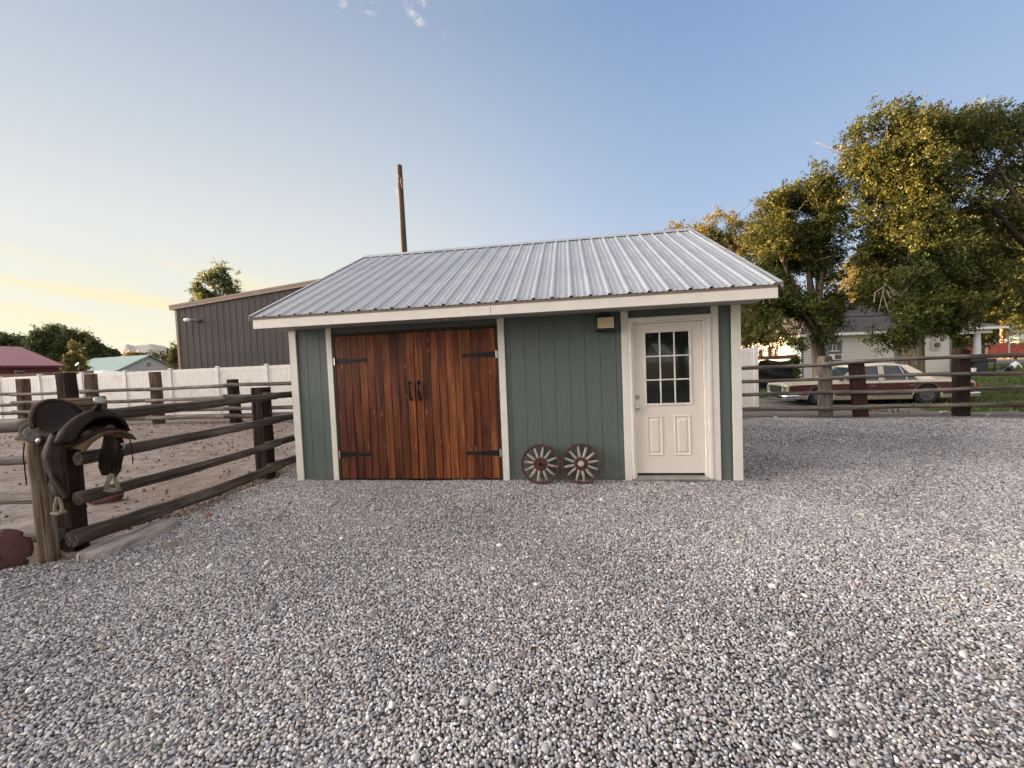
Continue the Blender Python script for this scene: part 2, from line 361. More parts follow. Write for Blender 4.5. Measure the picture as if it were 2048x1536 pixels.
def _lawn(t, p, o):
    co = objc(t); a = t.noise(co, 0.5, 5, 0.6); b = t.noise(co, 9, 5, 0.7)
    col = t.ramp(a, [(0.35, (.045, .070, .016)), (0.55, (.085, .115, .032)), (0.7, (.17, .15, .085))]); col = t.mix(t.rng(b, 0.4, 0.7, 0, 0.7), col, (.035, .055, .014))
    t.put(p.inputs['Base Color'], col); p.inputs['Roughness'].default_value = 1.0; p.inputs['Specular IOR Level'].default_value = 0.05; t.put(p.inputs['Normal'], t.bump(b, 1.0, 0.05))
LAWN = material('lawn', _lawn)
SOIL = plain('grey_soil', (.14, .118, .105), 0.95, 0, 0.35, 3, 0.9, 30, dirt=((.22, .19, .165), 14, 0.5, 0.7))
FIELD = plain('field', (.12, .11, .06), 0.95, 0, 0.3, 0.05, 0.3, 2)
ASPH = plain('road_asphalt', (.16, .15, .145), 0.9, 0, 0.15, 2, 0.2, 40)
HILL = plain('hazed_hill_scrub', (.34, .30, .285), 0.95, 0, 0.12, 0.012, 0.3, 0.05, dirt=((.30, .27, .25), 0.03, 0.5, 0.62))  # pale tone stands in for distance haze over the hill
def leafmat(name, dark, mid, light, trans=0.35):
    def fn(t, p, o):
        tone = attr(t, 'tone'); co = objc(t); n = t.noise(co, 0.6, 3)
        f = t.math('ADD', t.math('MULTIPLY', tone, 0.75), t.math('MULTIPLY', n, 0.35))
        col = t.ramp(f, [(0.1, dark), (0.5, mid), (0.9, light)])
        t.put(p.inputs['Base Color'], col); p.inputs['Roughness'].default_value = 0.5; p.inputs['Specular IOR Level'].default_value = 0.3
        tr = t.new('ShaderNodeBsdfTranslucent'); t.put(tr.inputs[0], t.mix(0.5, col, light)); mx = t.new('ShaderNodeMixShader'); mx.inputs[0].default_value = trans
        t.l.new(p.outputs[0], mx.inputs[1]); t.l.new(tr.outputs[0], mx.inputs[2]); t.l.new(mx.outputs[0], o.inputs[0])
    return material(name, fn)
LEAF = leafmat('elm_leaves', (.014, .024, .006), (.040, .058, .012), (.165, .155, .030), 0.34)
LEAF2 = leafmat('pale_leaves', (.07, .07, .022), (.17, .155, .045), (.30, .25, .09), 0.45)
LEAF3 = leafmat('hazed_cottonwood_leaves', (.035, .050, .020), (.080, .105, .038), (.16, .18, .07), 0.45)  # leaf colours paled in place of haze in the air
GRASSM = leafmat('grass_blades', (.030, .050, .010), (.060, .095, .020), (.15, .17, .06), 0.2)

# ------------------------------------------------------------------ the ground
def sst(x, a, b):
    t = np.clip((x - a) / (b - a), 0, 1); return t * t * (3 - 2 * t)
RF_A = np.array([8.11, 10.52]); RF_D = np.array([0.9588, -0.284]); RF_N = np.array([0.284, 0.9588])
def rdist(x, y): return (x - RF_A[0]) * RF_N[0] + (y - RF_A[1]) * RF_N[1]
def hgt(x, y):
    x = np.asarray(x, float); y = np.asarray(y, float)
    return -0.12 * sst(rdist(x, y), 0.1, 2.2) * sst(x, 3.5, 7.0)
def hz(x, y): return float(hgt(x, y))
def sheet(name, xs, ys, mat, dz=0.0, keep=None, bumpy=0.0):
    X, Y = np.meshgrid(xs, ys); Z = hgt(X, Y) + dz
    if bumpy:
        Z = Z + np.array([bumpy * (mnoise.noise(Vector((x * 0.9, y * 0.9, 3))) + 0.5 * mnoise.noise(Vector((x * 3.1, y * 3.1, 1)))) for x, y in zip(X.ravel(), Y.ravel())]).reshape(X.shape)
    V = np.stack([X, Y, Z], -1).reshape(-1, 3); nx = len(xs); ny = len(ys)
    I = (np.arange(ny - 1)[:, None] * nx + np.arange(nx - 1)[None]).ravel()
    Q = np.stack([I, I + 1, I + 1 + nx, I + nx], 1)
    if keep is not None:
        c = V[Q].mean(1); Q = Q[keep(c[:, 0], c[:, 1])]
    o = add(name, fast_mesh(name, V, Q), mat, smooth=True); return tag(o, kind='structure')
far = np.concatenate([[-6000, -3000, -1200, -500, -200, -100, -60, -40, -25], np.arange(-16, 24, 0.5), [26, 32, 45, 70, 120, 300, 900, 2500, 6000]])
sheet('ground', far, far, FIELD, -0.05)
EDGE_N = lambda y: -3.85 + 0.06 * np.sin(y * 2.3) + 0.05 * np.sin(y * 5.1 + 1)
def is_gravel(x, y):
    left = np.where(y < 3.66 + 0.05 * np.sin(x * 3), -7.5, EDGE_N(y) - 0.36 * sst(y, 4.9, 3.5))
    return (x > left) & (rdist(x, y) < -0.35 + 0.12 * np.sin(x * 2.1)) & ~((y > 7.4) & (x < -3.3))
sheet('corral_dirt', np.concatenate([np.arange(-45, -14, 1.0), np.arange(-14, -3.2, 0.12)]), np.concatenate([np.arange(3.0, 10, 0.12), np.arange(10, 24, 0.35)]), DIRT, -0.012, keep=lambda x, y: (x < -3.3), bumpy=0.035)
sheet('gravel_bed', np.arange(-9, 16, 0.25), np.arange(-6, 15.5, 0.25), GBED, -0.008, keep=lambda x, y: (((x > -3.7) | (y < 3.6)) & (rdist(x, y) < 0.1)) & ~((x < -2.9) & (y > 7.4)))
sheet('soil_strip', np.arange(2, 30, 0.3), np.arange(0, 18, 0.3), SOIL, 0.0, keep=lambda x, y: (rdist(x, y) > -0.5) & (rdist(x, y) < np.where(x < 12.3, 7.0, 1.6)), bumpy=0.02)
sheet('lawn', np.concatenate([np.arange(5, 30, 0.5), np.arange(30, 75, 3.0)]), np.concatenate([np.arange(2, 30, 0.5), np.arange(30, 50, 2.0)]), LAWN, -0.006, keep=lambda x, y: (rdist(x, y) > np.where(x < 11.9, 6.6, 1.3)) & (x > 6.0))
sheet('road', np.arange(30, 120, 6.0), np.arange(44, 57, 2.0), ASPH, 0.02)

# gravel: pebbles scattered one by one over the bed (nobody could count them)
def gravel():
    P = []; S = []
    def scatter(x0, x1, y0, y1, sp, smin, smax, keep):
        xs = np.arange(x0, x1, sp); ys = np.arange(y0, y1, sp); X, Y = np.meshgrid(xs, ys); X = X.ravel() + RNG.uniform(-.55, .55, X.size) * sp; Y = Y.ravel() + RNG.uniform(-.55, .55, Y.size) * sp
        k = is_gravel(X, Y) & keep(X, Y); X = X[k]; Y = Y[k]
        P.append(np.stack([X, Y], 1)); S.append(RNG.uniform(0, 1, len(X)) ** 1.6 * (smax - smin) + smin)
    inside = lambda x, y: ~((x > -3.2) & (x < 3.0) & (y - 6.164 > -(x + 3.305) * 0.1443 + 0.06))
    cone = lambda x, y: np.abs(x) < 1.34 * y + 1.0
    scatter(-7.5, 6.5, 1.1, 4.4, 0.0150, 0.0058, 0.0108, lambda x, y: cone(x, y) & inside(x, y))
    scatter(-5.0, 10.5, 4.4, 7.4, 0.0172, 0.0068, 0.0125, lambda x, y: cone(x, y) & inside(x, y))
    scatter(-3.9, 14.5, 7.4, 13.5, 0.024, 0.0095, 0.0165, lambda x, y: cone(x, y) & inside(x, y) & (x > 2.4) | ((x < -3.3) & (y < 7.6)))
    # larger stones here and there
    n = 9000; X = RNG.uniform(-6, 9, n); Y = 1.2 + RNG.uniform(0, 1, n) ** 1.2 * 9; k = is_gravel(X, Y) & inside(X, Y); P.append(np.stack([X[k], Y[k]], 1)); S.append(.0095 + RNG.uniform(0, 1, k.sum()) ** 4 * .016)
    P = np.concatenate(P); S = np.concatenate(S); n = len(P)
    und = 0.008 * np.sin(P[:, 0] * 1.7 + 1) * np.sin(P[:, 1] * 1.3) + 0.004 * np.sin(P[:, 0] * 6.1) * np.sin(P[:, 1] * 5.3 + 2)
    Z = hgt(P[:, 0], P[:, 1]) + und + RNG.uniform(-.35, .35, n) * S * 0.9
    V = np.column_stack([P, Z]).astype(np.float32)
    me = bpy.data.meshes.new('gravel'); me.vertices.add(n); me.vertices.foreach_set('co', V.ravel())
    sv = np.column_stack([S * RNG.uniform(.9, 1.35, n), S * RNG.uniform(.75, 1.05, n), S * RNG.uniform(.5, .85, n)]).astype(np.float32)
    rv = np.column_stack([RNG.uniform(-.7, .7, n), RNG.uniform(-.7, .7, n), RNG.uniform(0, 6.28, n)]).astype(np.float32)
    a = me.attributes.new('scl', 'FLOAT_VECTOR', 'POINT'); a.data.foreach_set('vector', sv.ravel())
    a = me.attributes.new('rotv', 'FLOAT_VECTOR', 'POINT'); a.data.foreach_set('vector', rv.ravel())
    a = me.attributes.new('tone', 'FLOAT', 'POINT'); a.data.foreach_set('value', np.clip(RNG.normal(.51, .29, n) + .10 * np.sin(P[:, 0] * .9 + 2) * np.sin(P[:, 1] * 1.1 + P[:, 0] * .4) + .06 * np.sin(P[:, 0] * 2.7) * np.sin(P[:, 1] * 3.1 + 1), 0, 1).astype(np.float32))
    a = me.attributes.new('hue', 'FLOAT', 'POINT'); a.data.foreach_set('value', RNG.uniform(0, 1, n).astype(np.float32))
    me.update()
    o = bpy.data.objects.new('gravel', me); COL.objects.link(o); me.materials.append(STONE)
    tag(o, 'grey pebble gravel spread over the yard in front of the shed', 'gravel', kind='stuff')
    ng = bpy.data.node_groups.new('pebbles', 'GeometryNodeTree'); ng.interface.new_socket('Geometry', in_out='INPUT', socket_type='NodeSocketGeometry'); ng.interface.new_socket('Geometry', in_out='OUTPUT', socket_type='NodeSocketGeometry')
    N = ng.nodes; L = ng.links; gi = N.new('NodeGroupInput'); go = N.new('NodeGroupOutput')
    g2i = N.new('GeometryNodeGeometryToInstance')
    for i in range(3):
        ico = N.new('GeometryNodeMeshIcoSphere'); ico.inputs['Radius'].default_value = 1.0; ico.inputs['Subdivisions'].default_value = 2
        sp = N.new('GeometryNodeSetPosition'); nz = N.new('ShaderNodeTexNoise'); nz.noise_dimensions = '4D'; nz.inputs['W'].default_value = i * 3.7 + 1; nz.inputs['Scale'].default_value = 0.75; nz.inputs['Detail'].default_value = 1
        sb = N.new('ShaderNodeVectorMath'); sb.operation = 'SUBTRACT'; sb.inputs[1].default_value = (.5, .5, .5); ml = N.new('ShaderNodeVectorMath'); ml.operation = 'SCALE'; ml.inputs['Scale'].default_value = 0.95
        L.new(nz.outputs['Color'], sb.inputs[0]); L.new(sb.outputs[0], ml.inputs[0]); L.new(ml.outputs[0], sp.inputs['Offset']); L.new(ico.outputs[0], sp.inputs['Geometry'])
        ss = N.new('GeometryNodeSetShadeSmooth'); L.new(sp.outputs[0], ss.inputs[0])
        sm = N.new('GeometryNodeSetMaterial'); sm.inputs['Material'].default_value = STONE; L.new(ss.outputs[0], sm.inputs[0]); L.new(sm.outputs[0], g2i.inputs[0])
    iop = N.new('GeometryNodeInstanceOnPoints'); L.new(gi.outputs[0], iop.inputs['Points']); L.new(g2i.outputs[0], iop.inputs['Instance']); iop.inputs['Pick Instance'].default_value = True
    ri = N.new('FunctionNodeRandomValue'); ri.data_type = 'INT'; ri.inputs[4].default_value = 0; ri.inputs[5].default_value = 2; L.new(ri.outputs[2], iop.inputs['Instance Index'])
    for an, sk in (('scl', 'Scale'), ('rotv', 'Rotation')):
        na = N.new('GeometryNodeInputNamedAttribute'); na.data_type = 'FLOAT_VECTOR'; na.inputs['Name'].default_value = an
        if sk == 'Rotation':
            e = N.new('FunctionNodeEulerToRotation'); L.new(na.outputs[0], e.inputs[0]); L.new(e.outputs[0], iop.inputs['Rotation'])
        else: L.new(na.outputs[0], iop.inputs['Scale'])
    L.new(iop.outputs[0], go.inputs[0])
    md = o.modifiers.new('pebbles', 'NODES'); md.node_group = ng
    print('pebbles', n)
gravel()

# grass blades on the lawn, clods of earth in the corral
def grass():
    n = 90000; X = RNG.uniform(6.5, 40, n); Y = RNG.uniform(6, 38, n)
    nz = np.array([mnoise.noise(Vector((x * 0.7, y * 0.7, 5))) for x, y in zip(X, Y)])
    rd = rdist(X, Y); k = (rd > 1.15 + RNG.uniform(0, .5, n)) & (X < Y * 1.35 + 3) & (X > Y * 0.5) & (nz > -0.20) & ((X > 12.6) | (rd > 7.2) | (nz > .42)) | ((rd > 0.3) & (rd < 1.3) & (nz > 0.28) & (X > 9) & (X < 15))
    X = X[k]; Y = Y[k]; nz = nz[k]; n = len(X); a = RNG.uniform(0, 6.28, n); h = RNG.uniform(.04, .13, n) * (1 + nz); wd = RNG.uniform(.010, .02, n) * (1 + 0.03 * Y)
    Z = hgt(X, Y) - 0.01; lx = np.cos(a); ly = np.sin(a); bx = RNG.normal(0, .04, n); by = RNG.normal(0, .04, n)
    V = np.stack([np.stack([X - lx * wd, Y - ly * wd, Z], 1), np.stack([X + lx * wd, Y + ly * wd, Z], 1), np.stack([X + bx, Y + by, Z + h], 1)], 1).reshape(-1, 3)
    Fc = np.arange(n * 3).reshape(-1, 3)
    o = add('grass', fast_mesh('grass', V, Fc, {'tone': np.repeat(RNG.uniform(0, 1, n), 3)}), GRASSM); tag(o, 'patchy green grass on the lawn beyond the right rail fence', 'grass', kind='stuff')
grass()
def ico_np():
    bm = bmesh.new(); bmesh.ops.create_icosphere(bm, subdivisions=1, radius=1.0); V = np.array([v.co[:] for v in bm.verts]); Fc = np.array([[v.index for v in f.verts] for f in bm.faces]); bm.free(); return V, Fc
def clods():
    V0, F0 = ico_np(); n = 2600; X = -3.75 - RNG.uniform(0, 1, n) ** 1.5 * 13; Y = RNG.uniform(3.7, 15.5, n)
    e = 700; X[:e] = EDGE_N(Y[:e]) - np.abs(RNG.normal(0, .22, e)); Y[:e] = RNG.uniform(4.3, 7.6, e)
    s = RNG.uniform(.006, .022, n) * (0.7 + 0.06 * Y); A = RNG.uniform(.6, 1.2, (n, 1, 3)) * s[:, None, None]
    V = V0[None] * A * RNG.uniform(.8, 1.2, (n, len(V0), 1)) + np.stack([X, Y, 0.004 + s * 0.2], 1)[:, None]
    Fc = F0[None] + (np.arange(n) * len(V0))[:, None, None]
    o = add('dirt_clods', fast_mesh('clods', V.reshape(-1, 3), Fc.reshape(-1, 3)), DIRT); tag(o, 'crumbled reddish clods of earth scattered over the corral', 'dirt', kind='stuff')
clods()

# ------------------------------------------------------------------ the shed
SX, SY, SYAW = -3.30489, 6.16405, -0.1432933
W_, D_, ZS, OE, ZE, ZR, DR = 6.3124, 5.52, 2.2855, 0.5885, 2.4233, 4.1202, 2.762
UL, UR = -0.12, 6.52
shed = root('storage_shed', 'green sided shed with metal gable roof, brown double doors and a cream entry door', 'shed', (SX, SY, 0), SYAW)
def shed_walls():
    mb = MB()
    # front wall with the vertical siding grooves as real steps
    gr = []
    u = 0.25 - 0.2052 * 2
    while u < W_:
        gr.append(u); u += 0.2052
    def strip(u0, u1, z0, z1):
        cuts = [u0] + [g for g in gr if u0 + 0.02 < g < u1 - 0.02] + [u1]
        for a, b in zip(cuts[:-1], cuts[1:]):
            mb.box(a + (0.003 if a != u0 else 0), b - (0.003 if b != u1 else 0), 0.0055, 0.012, z0, z1)
    strip(0.06, 0.62, 0.01, ZS); strip(0.62, 3.21, 2.205, ZS); strip(3.21, 4.88, 0.01, ZS); strip(4.88, 6.02, 2.19, ZS); strip(6.02, 6.27, 0.01, ZS)
    mb.box(0.05, 0.67, 0.0125, 0.09, 0, ZS); mb.box(3.16, 4.88, 0.0125, 0.09, 0, ZS); mb.box(0.67, 3.16, 0.0125, 0.09, 2.2, ZS); mb.box(4.93, 5.98, 0.0125, 0.09, 2.19, ZS); mb.box(6.0, 6.27, 0.0125, 0.09, 0, ZS)
    # sides, back, gables
    for uu in (0.0125, W_ - 0.0925):
        mb.prism([(uu, 0.09, 0), (uu, D_, 0), (uu, D_, ZS), (uu, DR, ZR - 0.16), (uu, 0.09, ZS)], (0.08, 0, 0))
    mb.box(0.093, W_ - 0.093, D_ - 0.08, D_, 0, ZS)
    mb.build('wall', SIDING, shed)
shed_walls()
def shed_roof():
    # corrugated panel profile across u, swept from eave to ridge
    S = 0.2286; prof = []; u = UL
    pts = [(UL, 0.0)]
    r = 0.077 - S * 1
    ribs = [0.077 + S * i for i in range(29)]
    for rb in ribs:
        for k in (-0.66, -0.34):
            c = rb + S * k
            if c - 0.012 > pts[-1][0] + 0.01: pts += [(c - .014, 0.0), (c - .006, 0.006), (c + .006, 0.006), (c + .014, 0.0)]
        pts += [(rb - .030, 0.0), (rb - .012, 0.022), (rb + .012, 0.022), (rb + .030, 0.0)]
    pts.append((UR, 0.0))
    for side in (0, 1):
        mb = MB()
        y0, z0, y1, z1 = (-OE - 0.02, ZE - 0.008, DR - 0.0, ZR - 0.004) if side == 0 else (D_ + OE + 0.02, ZE - 0.008, DR, ZR - 0.004)
        sl = Vector((0, y1 - y0, z1 - z0)).normalized(); nrm = Vector((0, -sl.z, sl.y)) if side == 0 else Vector((0, -sl.z, sl.y)) * 1
        if nrm.z < 0: nrm = -nrm
        vs = []
        for (a, b) in ((y0, z0), (y1, z1)):
            for (uu, h) in pts: vs.append(Vector((uu, a, b)) + nrm * h)
        n = len(pts); mb._add(vs, [(i, i + 1, n + i + 1, n + i) for i in range(n - 1)])
        mb.cm = 1
        rows = [0.02, 0.19, 0.36, 0.53, 0.70, 0.87]
        for ri, rr in enumerate(rows):
            for rb in ribs:
                for off in ((-.045, .045) if ri == 0 else (.05,)):
                    c = Vector((rb + off, y0 + (y1 - y0) * rr, z0 + (z1 - z0) * rr)) + nrm * 0.003
                    mb.tube([c - nrm * .002, c + nrm * .005],   .0095, 6)
        o = mb.build('roof_panel', [ROOF, plain('screw_heads', (.16, .16, .17), .5, .5)], shed)
        md = o.modifiers.new('s', 'SOLIDIFY'); md.thickness = 0.0012; md.offset = -1
    # ridge cap, rake trims
    sl = (ZR - ZE) / (DR + OE)
    for s in (1,):
        mb = MB()
        mb.prism([(UL - .01, DR - .17, ZR - .17 * sl + .022), (UL - .01, DR, ZR + .026), (UL - .01, DR + .17, ZR - .17 * sl + .022), (UL - .01, DR + .17, ZR - .17 * sl + .018), (UL - .01, DR, ZR + .021), (UL - .01, DR - .17, ZR - .17 * sl + .018)], (UR - UL + .02, 0, 0))
        mb.build('ridge_cap', ROOF, shed)
    for uu in (UL - 0.035, UR - 0.005):
        mb = MB(); th = 0.006
        for (ya, yb) in ((-OE - .02, DR), (D_ + OE + .02, DR)):
            za, zb = ZE + .020, ZR + .016
            mb.prism([(uu, ya, za), (uu, yb, zb), (uu, yb, zb - th), (uu, ya, za - th)], (0.04, 0, 0))
            uo = uu - 0.002 if uu < 1 else uu + 0.041
            mb.prism([(uo, ya, za + .001), (uo, yb, zb + .001), (uo, yb, zb - 0.12), (uo, ya, za - 0.07)], (0.002, 0, 0))
        mb.build('rake_trim', ROOF, shed)
    # drip edge, fascia, soffit
    mb = MB(); mb.box(UL + .006, UR - .012, -OE - .006, -OE + .004, 2.385, 2.417); mb.build('drip_edge', plain('brown_wood_edge', (.24, .18, .14), .8, 0, .15, 12), shed)
    for (a, b, c, e) in ((UL + .003, 3.19, -OE, -OE + .02), (3.194, UR - .006, -OE, -OE + .02), (UL + .003, UR - .006, D_ + OE - .02, D_ + OE)):
        mb = MB(); mb.box(a, b, c, e, 2.262, 2.384); mb.build('fascia', TRIM, shed, bevel=.003)
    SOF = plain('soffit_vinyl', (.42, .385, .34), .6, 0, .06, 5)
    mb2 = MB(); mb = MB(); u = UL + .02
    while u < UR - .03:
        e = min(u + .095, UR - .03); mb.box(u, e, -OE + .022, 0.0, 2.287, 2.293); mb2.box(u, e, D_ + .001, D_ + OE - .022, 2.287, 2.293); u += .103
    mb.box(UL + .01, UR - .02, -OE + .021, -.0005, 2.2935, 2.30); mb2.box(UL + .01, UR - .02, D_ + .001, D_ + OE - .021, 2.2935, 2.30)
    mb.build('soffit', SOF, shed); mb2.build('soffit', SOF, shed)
    # sloped rake fascia under the overhang at both gables
    for (ua, ub) in ((UL, -.002), (W_ + .002, UR - .01)):
        mb = MB()
        for (ya, yb) in ((-OE + .03, DR - .002), (D_ + OE - .03, DR + .002)):
            mb.prism([(ua, ya, ZE - .05), (ua, yb, ZR - .05), (ua, yb, ZR - .15), (ua, ya, ZE - .13)], (ub - ua, 0, 0))
        mb.build('rake_board', TRIM, shed)
shed_roof()
def trimb(u0, u1, z0=0.004, z1=ZS, v0=-.02, v1=.0):
    mb = MB(); mb.box(u0, u1, v0, v1, z0, z1); return mb.build('trim_board', TRIM, shed, bevel=.003)
trimb(0.0, 0.093); trimb(0.583, 0.667); trimb(3.165, 3.258); trimb(4.84, 4.932); trimb(5.973, 6.062); trimb(6.218, 6.3124)
for (ua, ub) in ((-.02, -.0005), (W_ + .0005, W_ + .02)):
    mb = MB(); mb.box(ua, ub, -.02, .075, .004, ZS); mb.build('trim_board', TRIM, shed, bevel=.003)
# double doors
FRB = plain('dark_door_frame', (.030, .016, .011), .7, 0, .4, 10, .3, 60)
mb = MB(); mb.box(.668, .712, -.012, .06, .0, 2.2); mb.box(3.128, 3.164, -.012, .06, .0, 2.2); mb.box(.7125, 3.1275, -.012, .06, 2.166, 2.2); mb.build('door_frame', FRB, shed, bevel=.003)
def leaf_door(u0, u1, hinge_left):
    n = 10; bw = (u1 - u0) / n
    bk = MB(); bk.box(u0 + .003, u1 - .003, .010, .035, .03, 2.155)
    d = bk.build('barn_door', plain('door_backing', (.012, .006, .004), .8), shed)
    mb = MB()
    for i in range(n):
        a = u0 + i * bw; b = a + bw; mb.ct = random.random(); js = (random.uniform(-.02, .02), random.uniform(-.02, .02))
        for (z0, z1, g, f) in ((.035, .7595, .0058, .0003), (.760, 1.4195, .0042, .0006), (1.42, 2.158, .0022, 0.001)):
            j, jj = js[0 if z0 < .1 else (0 if z0 < 1 else 1)], js[0 if z0 < .1 else 1]
            mb.box(a + g, b - g, f - .010, .0098, z0 + (j if z0 > .1 else 0), z1 + (jj if z1 < 2 else 0) - .0004)
    o = mb.build('boards', CEDAR, d, bevel=.0015)
    for z in (1.79, .40):
        uh = u0 - .004 if hinge_left else u1 + .004; s = 1 if hinge_left else -1
        h = MB(); L = .50
        h.prism([(uh + s * .01, -.0155, z - .042), (uh + s * .01, -.0155, z + .042), (uh + s * (L - .07), -.0155, z + .019), (uh + s * (L - .05), -.0155, z + .034), (uh + s * (L - .03), -.0155, z + .022), (uh + s * L, -.0155, z + .002), (uh + s * L, -.0155, z - .002), (uh + s * (L - .03), -.0155, z - .022), (uh + s * (L - .05), -.0155, z - .034), (uh + s * (L - .07), -.0155, z - .019)], (0, .004, 0))
        for q in (.07, .2, .34): h.tube([(uh + s * q, -.016, z), (uh + s * q, -.021, z)], .006, 8)
        ho = h.build('strap_hinge', IRON, d)
        k = MB(); k.tube([(uh - s * .008, -.022, z - .055), (uh - s * .008, -.022, z + .055)], .008, 8); k.box(min(uh - s * .03, uh - s * .002), max(uh - s * .03, uh - s * .002), -.016, -.0125, z - .05, z + .05)
        k.build('hinge_pin', ZINC, ho)
    uc = u1 - .085 if hinge_left else u0 + .045
    h = MB(); h.tube([(uc, -.012, 1.445), (uc, -.045, 1.42), (uc + .008, -.058, 1.35), (uc + .014, -.055, 1.28), (uc + .016, -.04, 1.22), (uc + .016, -.012, 1.195)], [.013, .015, .018, .018, .015, .013], 8)
    h.tube([(uc, -.0105, 1.445), (uc, -.016, 1.445)], .024, 8); h.tube([(uc + .016, -.0105, 1.195), (uc + .016, -.016, 1.195)], .024, 8)
    h.build('door_pull', IRON, d, smooth=True)
leaf_door(.716, 1.927, True); leaf_door(1.933, 3.124, False)
# entry door: casing, jamb, slab, window, panels, threshold
PEEL = plain('peeling_white_paint', (.80, .755, .685), .6, 0, .06, 6, .2, 120, dirt=((.20, .15, .11), 22, .66, .70))
mb = MB()
for (a, b, zt) in ((4.934, 4.975, 2.185), (5.915, 5.971, 2.185)): mb.box(a, b, -.030, .01, .03, zt - .05); mb.box(a + .012, b - .012, -.036, -.0302, .03, zt - .05)
mb.box(4.934, 5.971, -.030, .01, 2.1355, 2.187); mb.box(4.95, 5.955, -.036, -.0302, 2.15, 2.176); mb.box(4.977, 4.998, -.006, .07, .03, 2.133); mb.box(5.882, 5.912, -.006, .07, .03, 2.133); mb.box(4.9985, 5.8815, -.006, .07, 2.114, 2.133)
mb.build('door_casing', PEEL, shed, bevel=.006, bseg=2)
mb = MB(); mb.prism([(4.94, -.05, .012), (4.94, -.05, .030), (4.94, .02, .062), (4.94, .08, .062), (4.94, .08, .012)], (1.03, 0, 0)); mb.build('threshold', plain('aluminium_sill', (.35, .34, .33), .45, .6, .15, 9), shed)
DOORP = plain('cream_door_paint', (.74, .69, .61), .42, 0, .03, 4)
def entry_door():
    v = .040; u0, u1, z0, z1 = 5.003, 5.877, .092, 2.109
    wx0, wx1, wz0, wz1 = 5.138, 5.725, 1.02, 2.0
    mb = MB(); mb.box(u0, wx0, v, v + .044, z0, z1); mb.box(wx1, u1, v, v + .044, z0, z1); mb.box(wx0, wx1, v, v + .044, z0, wz0); mb.box(wx0, wx1, v, v + .044, wz1, z1)
    d = mb.build('entry_door', DOORP, shed)
    for (a, b) in ((5.148, 5.352), (5.500, 5.708)):
        p = MB(); zl, zh = .332, .868
        def ring(i, h): return [(a + i, v - h, zl + i), (b - i, v - h, zl + i), (b - i, v - h, zh - i), (a + i, v - h, zh - i)]
        rs = [ring(0, .001), ring(.008, .013), ring(.018, .010), ring(.026, .0005), ring(.034, .0005), ring(.062, .013)]
        for r0, r1 in zip(rs[:-1], rs[1:]):
            for k in range(4): p._add([r0[k], r0[(k + 1) % 4], r1[(k + 1) % 4], r1[k]], [(0, 1, 2, 3)])
        p._add(rs[-1], [(0, 1, 2, 3)]); p.build('raised_panel', DOORP, d)
    f = MB(); t = .030
    f.box(wx0 - .012, wx0 + t - .012, v - .014, v - .0005, wz0 - .012, wz1 + .012); f.box(wx1 - t + .012, wx1 + .012, v - .014, v - .0005, wz0 - .012, wz1 + .012)
    f.box(wx0 + t - .0118, wx1 - t + .0118, v - .014, v - .0005, wz0 - .012, wz0 + t - .012); f.box(wx0 + t - .0118, wx1 - t + .0118, v - .014, v - .0005, wz1 - t + .012, wz1 + .012)
    gx0, gx1, gz0, gz1 = wx0 + t - .0116, wx1 - t + .0116, wz0 + t - .0116, wz1 - t + .0116
    for k in (1, 2):
        c = gx0 + (gx1 - gx0) * k / 3; f.box(c - .009, c + .009, v - .010, v - .0006, gz0, gz1)
    for k in (1, 2):
        c = gz0 + (gz1 - gz0) * k / 3
        for q in range(3):
            a = gx0 + (gx1 - gx0) * q / 3 + (.0092 if q else 0); b = gx0 + (gx1 - gx0) * (q + 1) / 3 - (.0092 if q < 2 else 0); f.box(a, b, v - .010, v - .0006, c - .009, c + .009)
    f.build('window_grid', plain('white_grid', (.74, .70, .62), .4), d, bevel=.002)
    g = MB(); g.box(gx0 - .004, gx1 + .004, v + .004, v + .008, gz0 - .004, gz1 + .004); g.build('glass_pane', GLASS, d)
    k = MB(); k.tube([(5.034, v, .988), (5.034, v - .006, .988), (5.034, v - .012, .988)], [.032, .032, .026], 20); k.tube([(5.034, v - .010, .988), (5.034, v - .030, .988), (5.034, v - .036, .988), (5.034, v - .055, .988), (5.034, v - .064, .988)], [.011, .011, .024, .027, .018], 20); k.build('door_knob', STEEL, d, smooth=True)
    k = MB(); k.tube([(5.034, v, 1.13), (5.034, v - .010, 1.13), (5.034, v - .016, 1.13)], [.031, .031, .024], 20); k.tube([(5.034, v - .014, 1.13), (5.034, v - .018, 1.13)], .012, 16); k.build('deadbolt', STEEL, d, smooth=False)
entry_door()
# flood light under the eave
def flood():
    bl = plain('black_plastic', (.010, .010, .012), .4)
    mb = MB(); mb.box(4.492, 4.768, -.105, -.050, 2.018, 2.226); h = mb.build('flood_light', bl, shed, bevel=.02, bseg=3)
    mb = MB(); mb.box(4.60, 4.69, -.055, -.001, 2.15, 2.235); mb.box(4.55, 4.70, -.09, -.02, 2.227, 2.26); mb.build('bracket', bl, h, bevel=.005)
    mb = MB(); mb.prism([(4.538, -.108, 2.075), (4.730, -.108, 2.075), (4.730, -.108, 2.195), (4.538, -.108, 2.195)], (0, .0025, 0)); mb.build('reflector', plain('flood_reflector', (.62, .50, .30), .35, .3, .08, 30), h, bevel=.012, bseg=2)
    mb = MB()
    for (a, b, c, e) in ((4.530, 4.738, 2.066, 2.0745), (4.530, 4.738, 2.1955, 2.204)): mb.box(a, b, -.112, -.1055, c, e)
    for (a, b) in ((4.530, 4.5375), (4.7305, 4.738)): mb.box(a, b, -.112, -.1055, 2.075, 2.195)
    mb.build('glass_rim', plain('chrome_rim', (.65, .64, .62), .25, .9), h)
flood()

